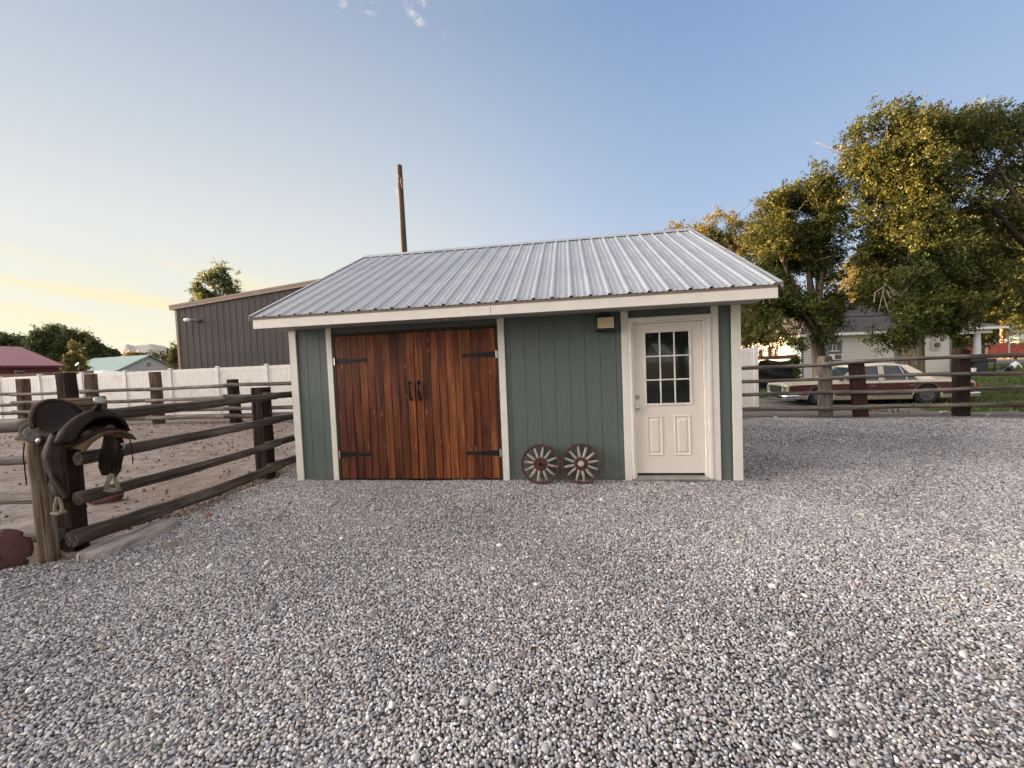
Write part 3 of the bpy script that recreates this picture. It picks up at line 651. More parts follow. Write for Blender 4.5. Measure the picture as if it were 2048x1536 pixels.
# ------------------------------------------------------------------ wagon wheels leaning on the shed
def wheel(u, label, cap, ph):
    r = root('wagon_wheel', label, 'wagon wheel', group='wagon wheels leaning against the shed')
    R = .255; M = Matrix.Translation((SX, SY, 0)) @ Matrix.Rotation(SYAW, 4, 'Z')
    tilt = radians(-13); c = M @ Vector((u, -.115, .262)); r.location = c; r.rotation_euler = (tilt, 0, SYAW)
    mb = MB(); n = 48; prof = [(R, -.030), (R + .012, -.026), (R + .012, .026), (R, .030), (R - .016, .022), (R - .016, -.022)]
    vs = []; fs = []
    for i in range(n):
        a = 2 * pi * i / n; j = 1 + .004 * sin(3 * a + u)
        for (q, y) in prof: vs.append((q * j * cos(a), y, q * j * sin(a)))
    k = len(prof)
    for i in range(n):
        for j in range(k): fs.append((i * k + j, i * k + (j + 1) % k, ((i + 1) % n) * k + (j + 1) % k, ((i + 1) % n) * k + j))
    mb._add(vs, fs)
    for a in (2.9, .95, 5.4): mb.box(R * cos(a) - .016, R * cos(a) + .016, -.036, .0, R * sin(a) - .014, R * sin(a) + .014)
    mb.build('rim', RUSTW, r)
    mb = MB(); mb.tube([(0, -.040, 0), (0, -.034, 0), (0, .034, 0), (0, .04, 0)], [.080, .087, .087, .08], 28)
    for i in range(8):
        a = 2 * pi * i / 8 + ph; mb.tube([(.068 * cos(a), -.039, .068 * sin(a)), (.068 * cos(a), -.047, .068 * sin(a))], .007, 6)
    h = mb.build('hub', RUSTW, r)
    mb = MB()
    if cap:
        mb.tube([(0, -.038, 0), (0, -.075, 0), (0, -.085, 0), (0, -.088, 0)], [.042, .040, .034, .012], 24); mb.build('hub_cap', plain('weathered_cap', (.40, .38, .34), .6, .3, .3, 40), h)
    else:
        mb.torus((0, -.07, 0), .022, .006, 'y', 20, 6); mb.tube([(0, -.039, 0), (0, -.07, 0)], .026, 20, cap=False); mb.build('hub_sleeve', RUSTW, h)
        mb = MB(); mb.tube([(0, -.040, 0), (0, -.0415, 0)], .020, 20); mb.build('hub_bore', plain('bore', (.004, .003, .003), .9), h)
    for i in range(12):
        a = 2 * pi * i / 12 + ph + random.uniform(-.03, .03); mb = MB()
        mb.tube([(0, 0, .080), (0, 0, .12), (0, 0, .18), (0, 0, R - .014)], [.022, .020, .0175, .016], 8, flat=1.0)
        o = mb.build('spoke', wood('spoke_wood', (.12, .10, .08), (.36, .31, .25), (.58, .52, .44), sx=60, sz=3, bump=.3), r, smooth=True); o.rotation_euler = (0, a, 0)
    return r
wheel(3.705, 'spoked wagon wheel with an open hollow hub, nearer the double doors', False, .15)
wheel(4.252, 'spoked wagon wheel with a pale round hub cap, nearer the entry door', True, .35)

# ------------------------------------------------------------------ logs, posts and rail fences
def logm(L, r0, r1, n=14, seg=None, rough=.10, bow=.0, seed=0, square=False, slant=0.0):
    """irregular log (or squared timber) along +Z from 0 to L"""
    seg = seg or max(3, int(L / .09)); rd = random.Random(seed); V = []; b1 = rd.uniform(-1, 1) * bow; b2 = rd.uniform(-1, 1) * bow; ph = rd.uniform(0, 50)
    for i in range(seg + 1):
        t = i / seg; z = L * t; cx = b1 * sin(pi * t) + .15 * b2 * sin(3 * pi * t); cy = b2 * sin(pi * t)
        for k in range(n):
            a = 2 * pi * k / n; r = r0 + (r1 - r0) * t
            if square:
                ca, sa = cos(a + pi / 4), sin(a + pi / 4); q = 1 / max(abs(cos(a)), abs(sin(a))); r = r * min(q, 1.30)
            nz = mnoise.noise(Vector((cos(a) * 1.6 + ph, sin(a) * 1.6, z * 2.2))) + .6 * mnoise.noise(Vector((cos(a) * 5 + ph, sin(a) * 5, z * 5)))
            r *= 1 + rough * nz
            V.append((cx + r * cos(a), cy + r * sin(a), z + (slant * r * cos(a) if i == seg else 0)))
    Fc = [(i * n + k, i * n + (k + 1) % n, (i + 1) * n + (k + 1) % n, (i + 1) * n + k) for i in range(seg) for k in range(n)]
    Fc += [tuple(range(n))[::-1], tuple(seg * n + k for k in range(n))]
    me = bpy.data.meshes.new('log'); me.from_pydata(V, [], Fc); me.update()
    me.polygons.foreach_set('use_smooth', [len(p.vertices) == 4 and not square for p in me.polygons])
    return me
def log_obj(name, a, b, r0, r1, mat, parent, **kw):
    a = Vector(a); b = Vector(b); d = b - a; me = logm(d.length, r0, r1, **kw)
    o = add(name, me, mat, parent); org = parent.location if parent is not None else Vector((0, 0, 0))
    o.location = a - org; o.rotation_mode = 'QUATERNION'; o.rotation_quaternion = d.to_track_quat('Z', 'X'); return o
def post(fence, x, y, h, r, mat, seed, square=True, lean=(0, 0), r1=None, slant=0.0, rough=.06, label=None):
    o = log_obj('post', (x, y, hz(x, y) - .05), (x + lean[0], y + lean[1], h), r, r1 or r * .96, mat, fence, seed=seed, square=square, slant=slant, rough=rough, n=20 if square else 16)
    if label: o['label'] = label
    return o
A2 = Vector((-4.29, 3.88, 0)); DIR = Vector((0.1309, 0.9914, 0))
def sp(t, z, off=0.0): return A2 + DIR * t + Vector((DIR.y * off, -DIR.x * off, z))
f1 = root('rail_fence', 'dark wooden rail fence running from the saddle to the left side of the shed', 'fence', tuple(A2))
post(f1, -4.325, 3.93, 1.27, .074, W_DARK, 1, True, label='dark square post behind the saddle')
p530 = post(f1, -3.98, 6.45, 1.44, .115, W_DARK, 2, True, rough=.09, label='dark split post near the shed')
post(f1, -3.62, 9.0, 1.44, .12, W_DARK, 3, True)
for (z, r, t0, t1, sd) in ((1.29, .056, .05, 5.4, 11), (.905, .056, -.02, 5.4, 12), (.53, .056, -.05, 5.4, 13), (.17, .070, -.12, 5.4, 14)):
    log_obj('rail', sp(t0, z - .01, .15), sp(2.7, z, .15), r * 1.12, r * .85, W_RAIL, f1, seed=sd, bow=.03, rough=.15, n=16)
    log_obj('rail', sp(2.45, z + .015, .13), sp(t1 + .6, z + .02, .13), r * .95, r * .8, W_RAIL, f1, seed=sd + 20, bow=.02, rough=.15, n=16)
f2 = root('rail_fence', 'pale weathered rail fence running out of frame left of the saddle post', 'fence', (-4.45, 3.86, 0))
post(f2, -4.47, 3.95, 1.30, .055, W_TIE, 5, False)
post(f2, -7.3, 4.1, 1.45, .10, W_TIE, 6, True)
for (z, r, x1, yy, sd, mt) in ((1.25, .056, -4.44, 3.74, 31, W_GREY), (.915, .042, -4.40, 3.78, 32, W_GREY), (.545, .050, -4.36, 3.78, 33, W_GREY), (.185, .062, -4.34, 3.80, 34, W_GREY), (1.13, .028, -4.5, 4.35, 35, W_RAIL)):
    log_obj('rail', (x1, yy, z), (-7.4, yy + .15, z + .01), r, r * .95, mt, f2, seed=sd, bow=.02, rough=.06, n=14)
blk = log_obj('rail', (-4.50, 3.85, 1.385), (-4.12, 4.12, 1.40), .078, .074, W_TIE, f2, seed=41, rough=.04, n=18); blk['label'] = 'short thick log end with a horseshoe nailed to its cut face'
hs = MB(); pts = []
for i in range(17):
    a = radians(-60 + 300 * i / 16); pts.append((.052 * cos(a), .062 * sin(a), -.012))
hs.tube(pts, .009, 6); hs.build('horseshoe', RUSTW, blk)

lp = root('log_post', 'tan peeled log post standing on the gravel edge under the saddle', 'post', (-4.34, 3.69, 0))
log_obj('log', (-4.30, 3.68, -.04), (-4.35, 3.69, 1.12), .070, .064, W_LOG, lp, seed=51, rough=.13, n=20)

f3 = root('rail_fence', 'rail fence on thick timber posts across the far side of the corral', 'fence', (-10.24, 14.86, 0))
for (x, y, h, r, mt, sd) in ((-10.14, 14.86, 1.58, .155, W_DARK, 61), (-13.62, 15.62, 1.98, .155, W_TIE, 62), (-16.8, 16.3, 2.02, .16, W_TIE, 63), (-20.4, 17.0, 1.95, .17, W_TIE, 64), (-24.0, 17.8, 1.95, .17, W_TIE, 65), (-6.6, 14.1, 1.6, .15, W_DARK, 66)):
    post(f3, x, y, h, r, mt, sd, True, lean=(random.uniform(-.05, .05), 0))
q = post(f3, -14.35, 13.2, 2.0, .20, W_DARK, 67, True, lean=(-.06, 0)); q['label'] = 'thickest, nearly black gate post'
fx = [-6.6, -10.14, -13.62, -16.8, -20.4, -24.0]; fy = [14.1, 14.86, 15.62, 16.3, 17.0, 17.8]
for i in range(5):
    for (z, r) in ((1.34, .070), (.93, .072), (.55, .075), (.24, .090)):
        z2 = z + random.uniform(-.03, .03)
        log_obj('rail', (fx[i] + .25, fy[i] - .22, z2), (fx[i + 1] - .25, fy[i + 1] - .20, z2 + random.uniform(-.06, .06)), r, r * .85, W_GREY if i % 2 else W_RAIL, f3, seed=70 + i * 5 + int(z * 10), bow=.04, rough=.12, n=9)

f4 = root('rail_fence', 'grey wooden rail fence in front of the parked sedan on the right', 'fence', (8.11, 10.52, 0))
q = post(f4, 8.12, 10.55, 1.57, .125, W_GREY, 81, True, rough=.09, label='grey weathered post with an iron ring near its top')
rg = MB(); rg.torus((0, -.13, 1.50), .062, .012, 'y', 24, 8); rg.tube([(0, -.13, 1.43), (0, -.12, 1.34), (.01, -.13, 1.27)], .014, 6); ro = rg.build('iron_ring', IRON, q)
ro.matrix_parent_inverse = Matrix.Identity(4); ro.rotation_mode = 'QUATERNION'; ro.rotation_quaternion = q.rotation_quaternion.inverted(); ro.location = q.rotation_quaternion.inverted() @ Vector((.03, 0, .0))
post(f4, 10.80, 9.78, 1.60, .128, W_DARK, 82, True, rough=.07, slant=.25, label='thick dark brown post')
post(f4, 14.6, 8.62, 1.60, .13, W_TIE, 83, True); post(f4, 4.6, 11.6, 1.55, .12, W_GREY, 84, True)
RD = Vector((RF_D[0], RF_D[1], 0)); RA = Vector((8.11, 10.52, 0)); RN = Vector((RF_N[0], RF_N[1], 0))
for (zs, r) in (((1.35, 1.35, 1.42, 1.42), .055), ((.97, .99, 1.02, 1.02), .048), ((.57, .64, .66, .64), .052), ((.21, .22, .28, .29), .060)):
    for (t0, t1, k) in ((-3.4, .05, 0), (-.1, 2.85, 1), (2.7, 6.6, 2)):
        log_obj('rail', RA + RD * t0 + RN * (-.13 + .02 * k) + Vector((0, 0, zs[k])), RA + RD * t1 + RN * (-.13 + .02 * k) + Vector((0, 0, zs[k + 1])), r, r * .85, W_RAIL if k == 2 else W_GREY, f4, seed=90 + k * 7 + int(zs[0] * 20), bow=.035, rough=.11, n=12)

# rusty steel channel standing by the right fence
st_ = root('steel_post', 'rusty brown steel channel leaning slightly beside the ringed fence post', 'post', (8.79, 10.22, 0))
mb = MB()
def chan(w0, z, dx): return [(-.155 + dx, 0, z), (.155 + dx, 0, z), (.155 + dx, .10, z), (.145 + dx, .10, z), (.145 + dx, .012, z), (-.145 + dx, .012, z), (-.145 + dx, .10, z), (-.155 + dx, .10, z)]
a = chan(0, -.04, 0); b = chan(0, 1.385, -.10)
mb._add(a + b, [tuple(range(8))[::-1], tuple(range(8, 16))] + [(i, (i + 1) % 8, 8 + (i + 1) % 8, 8 + i) for i in range(8)])
o = mb.build('channel', RUST, st_, bevel=.004); st_.rotation_euler = (0, 0, -.29)

# weathered split slab lying on the edge of the gravel
sl_ = root('wood_slab', 'long grey split log slab lying along the gravel edge', 'log', (-3.93, 4.10, .016))
V = []; n = 26
for i in range(n + 1):
    t = i / n; y = -.48 + .90 * t; wd = .185 * (1 - (abs(2 * t - 1)) ** 3.2) ** .6 + .004; cxx = .055 * t - .035 + .05 * t * t
    pr = [(-1, -.02), (-.95, .028), (-.5, .046 + .008 * sin(t * 9)), (.0, .036), (.10, .052), (.6, .056 + .006 * sin(t * 7)), (.95, .034), (1, -.02)]
    V += [(cxx + a_ * wd, y, z_) for a_, z_ in pr]
Fc = [(i * 8 + k, i * 8 + k + 1, (i + 1) * 8 + k + 1, (i + 1) * 8 + k) for i in range(n) for k in range(7)]
me = bpy.data.meshes.new('slab'); me.from_pydata(V, [], Fc); me.update()
def _slabw(t, p, o):
    co = objc(t); g = t.noise(t.map(co, (30, 1.4, 10)), 1.0, 6, .7); b = t.noise(co, 5, 3)
    col = t.ramp(t.math('ADD', t.math('MULTIPLY', g, .7), t.math('MULTIPLY', b, .3)), [(.35, (.13, .105, .09)), (.5, (.36, .32, .285)), (.68, (.56, .52, .48))])
    t.put(p.inputs['Base Color'], col); p.inputs['Roughness'].default_value = .9; t.put(p.inputs['Normal'], t.bump(g, .7, .015))
o = add('slab', me, material('slab_wood', _slabw), sl_)
# rusty plough disc
dc = root('plow_disc', 'rusty brown plough disc with notched rim half buried below the saddle post', 'plow disc', (-4.60, 3.56, .12))
mb = MB(); vs = [(0, -.045, 0)]; n = 56
for q in (.3, .6, .85, 1.0):
    for i in range(n):
        a = 2 * pi * i / n; R = .215 * q
        if q == 1.0:
            nt = max(0, cos(6 * a + 1.2)) ** 14; R *= 1 - .24 * nt
        vs.append((R * cos(a), -.045 * (1 - q * q), R * sin(a)))
fs = [(0, 1 + i, 1 + (i + 1) % n) for i in range(n)]
for q in range(3): fs += [(1 + q * n + i, 1 + q * n + (i + 1) % n, 1 + (q + 1) * n + (i + 1) % n, 1 + (q + 1) * n + i) for i in range(n)]
mb._add(vs, fs); o = mb.build('disc', RUSTW, dc, smooth=True, solid=.006)
mb = MB(); mb.tube([(.02, -.052, -.02), (.02, -.056, -.02)], .016, 12); mb.build('axle_hole', plain('hole_dark', (.006, .004, .004), .9), dc)
dc.rotation_euler = (radians(-14), radians(8), radians(22))
# rocks
ROCK = plain('red_rock', (.14, .060, .045), .85, 0, .35, 9, .8, 30)
def rock(name, x, y, s, label, mat, z=0.0, cat='rock', group=None, rz=0.0):
    V0, F0 = ico_np(); bm = bmesh.new(); bmesh.ops.create_icosphere(bm, subdivisions=3, radius=1.0); me = bpy.data.meshes.new(name)
    for v in bm.verts:
        nn = mnoise.noise(v.co * 1.3 + Vector((x * 7, y * 3, 0))) * .45 + mnoise.noise(v.co * 4 + Vector((x, y, 9))) * .12; v.co *= 1 + nn; v.co.x *= s[0]; v.co.y *= s[1]; v.co.z *= s[2]
    bm.to_mesh(me); bm.free(); o = add(name, me, mat, smooth=True); o.location = (x, y, z + s[2] * .45); o.rotation_euler.z = rz; return tag(o, label, cat, group)
rock('rock', -5.60, 5.50, (.19, .12, .11), 'dark red elongated rock on the corral dirt below the stirrup', ROCK, rz=.3)
PALE = plain('pale_rock', (.50, .46, .40), .8, 0, .1, 9, .4, 30)
rock('rock', 11.0, 10.35, (.10, .06, .035), 'pale flat rock on the soil left of the thick dark post', PALE)
rock('rock', 11.35, 9.72, (.06, .045, .03), 'small pale rock touching the right foot of the thick dark post', PALE)
rock('rock', 12.8, 9.75, (.08, .05, .03), 'pale flat rock on the soil near the right edge of the photo', PALE)
rock('rock', 6.85, 10.6, (.06, .045, .035), 'small white rock beside the shed corner under the bottom rail', PALE)
rock('rock', -3.62, 4.72, (.035, .03, .022), 'small orange stone at the far tip of the split log slab', plain('orange_rock', (.30, .12, .06), .8, 0, .2, 20))

tw = root('twig', 'thin pale dry twig lying on the gravel in the left foreground', 'twig', (-1.10, 2.02, .02)); mb = MB(); mb.tube([(0, 0, .006), (.015, -.05, .010), (.05, -.12, .006), (.065, -.16, .012)], [.0025, .003, .003, .002], 5); mb.build('stick', plain('dry_twig', (.50, .42, .30), .8), tw)
for (x, y, sz, lb, c_) in ((-1.72, 2.75, .045, 'flat dark grey cobble on the gravel left of the twig', (.13, .125, .125)), (-.17, 3.60, .028, 'small white pebble standing out in the middle of the gravel', (.75, .73, .70)), (.0, 2.2, .026, 'purple grey cobble in the centre foreground gravel', (.22, .17, .19))):
    rock('pebble', x, y, (sz, sz * .7, sz * .45), lb, plain('cobble_%d' % int(c_[0] * 100), c_, .75, 0, .1, 20), cat='pebble')
# ------------------------------------------------------------------ the saddle
def saddle():
    r = root('saddle', 'worn dark leather western saddle hung over the log post at the fence end', 'saddle', (-3.925, 3.66, 1.235), 0)
    r.scale = (.98, 1.06, 1.06); r.rotation_euler = (radians(3), radians(9), radians(-7))   # forward is local +X (to the right and a little toward the camera)
    ar = lambda x, R, a, z0: Vector((x, R * 1.05 * sin(a), R * cos(a) - R + z0))
    # skirts
    mb = MB()
    def f(u, v):
        x = -.37 + .68 * u; am = 1.12 * max(.25, 1 - abs((x + .03) / .40) ** 5); a = -am + 2 * am * v
        p = ar(x, .235, a, .0); p.z += .035 * max(0, (-x - .15)) * 3 - .0; p.y *= 1 + .05 * sin(9 * x); return p
    mb.grid(f, 22, 26); mb.build('skirt', LEATHER2, r, smooth=True, solid=.012)
    # sheepskin lining showing under the front
    mb = MB()
    def f(u, v):
        x = -.34 + .70 * u; a = -1.05 + 2.1 * v; p = ar(x, .215, a, -.018); p += Vector((0, random.uniform(-.004, .004), random.uniform(-.004, .004))); return p
    mb.grid(f, 26, 26); mb.build('fleece', FLEECE, r, smooth=True, solid=.018)
    # seat with rising back
    mb = MB()
    def f(u, v):
        x = -.25 + .40 * u; am = .95 * (1 - .45 * u * u); a = -am + 2 * am * v
        p = ar(x, .20, a, .030); k = max(0, (-.02 - x) / .23); p.z += .13 * k ** 1.8 * (1 - .25 * abs(2 * v - 1) ** 2); kk = max(0, (x - .03) / .12); p.z += .07 * kk ** 1.5 * cos(a); return p
    mb.grid(f, 20, 20); mb.build('seat', LEATHER, r, smooth=True, solid=.012)
    # cantle: dished plate with a pale binding
    mb = MB(); rim = []
    def f(u, v):
        a = pi * (v * 1.16 - .08); rr = u; y = .185 * cos(a) * rr; z = .02 + .155 * sin(a) * rr; return Vector((-.235 - .055 * (z / .16) + .05 * (1 - rr) ** 2 * 0 + .045 * (y / .18) ** 2, y, z + .0))
    mb.grid(f, 10, 24); c = mb.build('cantle', LEATHER, r, smooth=True, solid=.022)
    mb = MB(); mb.tube([f(1.03, i / 24) for i in range(25)], .013, 8); mb.build('binding', FLEECE, c, smooth=True)
    # fork (swell) and horn
    mb = MB()
    def f(u, v):
        x = .07 + .20 * u; a = -1.22 + 2.44 * v; sw = .028 * abs(sin(2 * a)) * sin(pi * u)
        return ar(x, .205 + .030 * sin(pi * u) + sw, a, .035 + (.115 * sin(pi * min(1, u * 1.05) * .78)) * max(0, cos(a)) ** .7)
    mb.grid(f, 14, 24); fk = mb.build('fork', LEATHER, r, smooth=True, solid=.022)
    for (yy_, zz_, q) in ((-.10, -.03, .05), (.06, -.01, .045), (.13, -.07, .04)):
        mb = MB(); mb.ball((.25, yy_, zz_), (.025, q, q * .7), 10, 7); mb.build('padding', FLEECE, fk, smooth=True)
    mb = MB(); mb.tube([(.20, 0, .15), (.225, 0, .20), (.235, 0, .235)], [.030, .020, .018], 12); h = mb.build('horn', LEATHER, r, smooth=True)
    mb = MB(); mb.tube([(.232, 0, .232), (.238, 0, .243), (.242, 0, .252)], [.040, .046, .030], 20); mb.build('horn_cap', plain('horn_metal', (.34, .33, .30), .5, .5, .2, 30), h, smooth=True)
    for s in (-1, 1):
        # jockey over the skirt, rosette, rigging ring and strap
        mb = MB()
        def f(u, v):
            x = -.30 + .30 * u; a0 = .35; a1 = 1.05 - .25 * (1 - u) + .12 * sin(pi * u); a = s * (a0 + (a1 - a0) * v); p = ar(x, .245, a, .012); return p
        mb.grid(f, 12, 10); mb.build('jockey', LEATHER, r, smooth=True, solid=.010)
        p = ar(-.06, .262, s * .92, .012); mb = MB(); mb.tube([p - Vector((0, .004 * s, 0)), p + Vector((0, .012 * s, .004))], [.045, .035], 14); k = mb.build('rosette', LEATHER, r)
        mb = MB(); mb.tube([p + Vector((0, .010 * s, .003)), p + Vector((0, .020 * s, .007))], [.024, .010], 12); mb.build('concho', plain('concho', (.45, .44, .42), .35, .9), k)
        q = ar(.13, .26, s * 1.05, .0); mb = MB(); mb.torus(q + Vector((0, .012 * s, -.10)), .032, .005, 'y', 20, 6); mb.build('rigging_ring', ZINC, r)
        mb = MB(); mb.beam(q + Vector((-.01, 0, .02)), q + Vector((0, .012 * s, -.07)), .045, .010, (0, 1, 0)); mb.build('rigging_strap', LEATHER2, r)
        # fender: hanging leather panel, with the stirrup below
        mb = MB(); x0 = .10 if s < 0 else .0
        def f(u, v):
            z = -.02 - .50 * u; wd = .062 + .058 * math.sin(min(1, u * 1.15) * pi * .62) - (.05 * max(0, u - .86) / .14)
            if s < 0: wd = .070 + .035 * u - .03 * max(0, u - .9) / .1
            return Vector((x0 + .03 * u + wd * (2 * v - 1), s * (.215 + .055 * min(1, u * 3) - .04 * u * u + .012 * cos(pi * (2 * v - 1)) + .010 * sin(5 * u + v * 3)), z))
        mb.grid(f, 18, 8); fd = mb.build('fender', LEATHER if s > 0 else LEATHER2, r, smooth=True, solid=.008)
        y1 = s * .235; xs = x0 + .045; zt = -.50
        mb = MB()
        for dx in (-.022, .022): mb.beam((xs + dx, y1, zt + .10), (xs + dx * 1.1, y1, zt - .03), .020, .006, (0, 1, 0))
        mb.tube([(xs + .06, y1, -.15), (xs + .10, y1 + .02 * s, -.3), (xs + .085, y1, -.46)], .006, 6); mb.tube([(xs + .075, y1, -.12), (xs + .085, y1 - .01, -.28), (xs + .07, y1, -.40)], .008, 6)
        mb.build('stirrup_leather', LEATHER, fd)
        mb = MB(); mb.beam((xs - .075 * 0 , y1, zt - .02), (xs, y1 + .001, zt - .03), .02, .02)
        pts = [(xs - .062, y1, zt - .150), (xs - .068, y1, zt - .125), (xs - .052, y1, zt - .085), (xs - .030, y1, zt - .045), (xs - .022, y1, zt - .020), (xs + .022, y1, zt - .020), (xs + .030, y1, zt - .045), (xs + .052, y1, zt - .085), (xs + .068, y1, zt - .125), (xs + .062, y1, zt - .150)]
        mb.tube(pts, .010, 8, flat=2.6); mb.box(xs - .064, xs + .064, y1 - .034, y1 + .034, zt - .166, zt - .150)
        so = mb.build('stirrup', STIRW, fd, bevel=.002)
        if s < 0: so.location = (xs * .45, 0, 0); so.scale = (.55, 1, 1)
    # saddle strings
    for (x, s) in ((-.2, -1), (.02, -1), (.24, 1), (.20, -1)):
        p = ar(x, .26, s * 1.0, 0); mb = MB(); mb.tube([p, p + Vector((.01, .015 * s, -.12)), p + Vector((.03, .01 * s, -.26 - .1 * random.random()))], .0045, 5); mb.build('saddle_string', LEATHER, r)
    mb = MB(); mb.tube([ar(.10, .26, -1.0, -.02), ar(.10, .27, -1.0, -.02) + Vector((.03, -.02, -.20)), ar(.10, .27, -1.0, -.02) + Vector((.16, -.02, -.36))], .010, 6, flat=2.2); mb.build('cinch_strap', LEATHER, r)
saddle()

# ------------------------------------------------------------------ utility pole behind the shed
ub = at(812, 560, 14.0); ut = at(798.5, 331, 14.0)
d_ = (ut - ub); bx = ub + d_ * ((0 - ub.z) / d_.z)
up_ = root('utility_pole', 'bare wooden utility pole without crossarm rising behind the shed roof', 'utility pole', tuple(bx))
log_obj('pole', bx - Vector((0, 0, .1)), ut, .125, .088, W_POLE, up_, seed=7, rough=.015, n=20)
mb = MB(); o_ = ut - bx
mb.tube([o_ + Vector((-.09, -.09, -.22)), o_ + Vector((-.02, -.11, -.40)), o_ + Vector((.08, -.10, -.48)), o_ + Vector((.16, -.10, -.52))], .012, 6)
mb.tube([o_ + Vector((.06, -.10, -.47)), o_ + Vector((.05, -.11, -.60)), o_ + Vector((.09, -.10, -.80))], .010, 6); mb.tube([o_ + Vector((-.09, -.05, -.6)), o_ + Vector((-.12, -.06, -.85)), o_ + Vector((-.11, -.06, -1.0))], .006, 5)
mb.build('loose_wire', plain('copper_wire', (.42, .22, .14), .5, .4), up_)

# ------------------------------------------------------------------ white vinyl fences
def vinyl_fence(name_label, P0, d, n, first, hgt_, sp_=2.44, z0=0.0):
    r = root('vinyl_fence', name_label, 'fence', (P0[0], P0[1], z0), math.atan2(d[1], d[0]))
    for i in range(n + 1):
        x = first + i * sp_; mb = MB(); mb.box(x - .064, x + .064, -.064, .064, 0, hgt_ + .03); mb.box(x - .080, x + .080, -.080, .080, hgt_ + .0302, hgt_ + .05)
        mb._add([(x - .078, -.078, hgt_ + .0502), (x + .078, -.078, hgt_ + .0502), (x + .078, .078, hgt_ + .0502), (x - .078, .078, hgt_ + .0502), (x, 0, hgt_ + .085)], [(0, 1, 4), (1, 2, 4), (2, 3, 4), (3, 0, 4), (0, 3, 2, 1)])
        mb.build('fence_post', VINYL, r, bevel=.003)
        if i < n:
            mb = MB(); a, b = x + .0645, x + sp_ - .0645
            mb.box(a, b, -.025, .025, hgt_ - .155, hgt_); mb.box(a, b, -.025, .025, .06, .22)
            w_ = a; k = 0; N = 15 if sp_ > 2 else 8; bw = (b - a) / N
            for k in range(N): mb.box(a + k * bw + .009, a + (k + 1) * bw - .009, -.016, .012, .221, hgt_ - .156)
            mb.box(a, b, -.006, .006, .221, hgt_ - .156); mb.build('fence_panel', VINYL, r)
    return r
# line fitted through the posts: Y = 16.3 - 0.15 X ; posts 2.44 m apart
dv = Vector((1, -.15, 0)).normalized(); r0 = -.599; Yp = 16.3 / (1 + .15 * r0); Xp = r0 * Yp
vinyl_fence('long white vinyl privacy fence behind the corral', (Xp, Yp), dv, 12, -2.44 * 9, 2.12)
vinyl_fence('short white vinyl privacy fence between the shed and the sedan', (8.05, 13.45), Vector((1, -.05, 0)).normalized(), 3, -2.44 * 3, 2.02, z0=-.09)

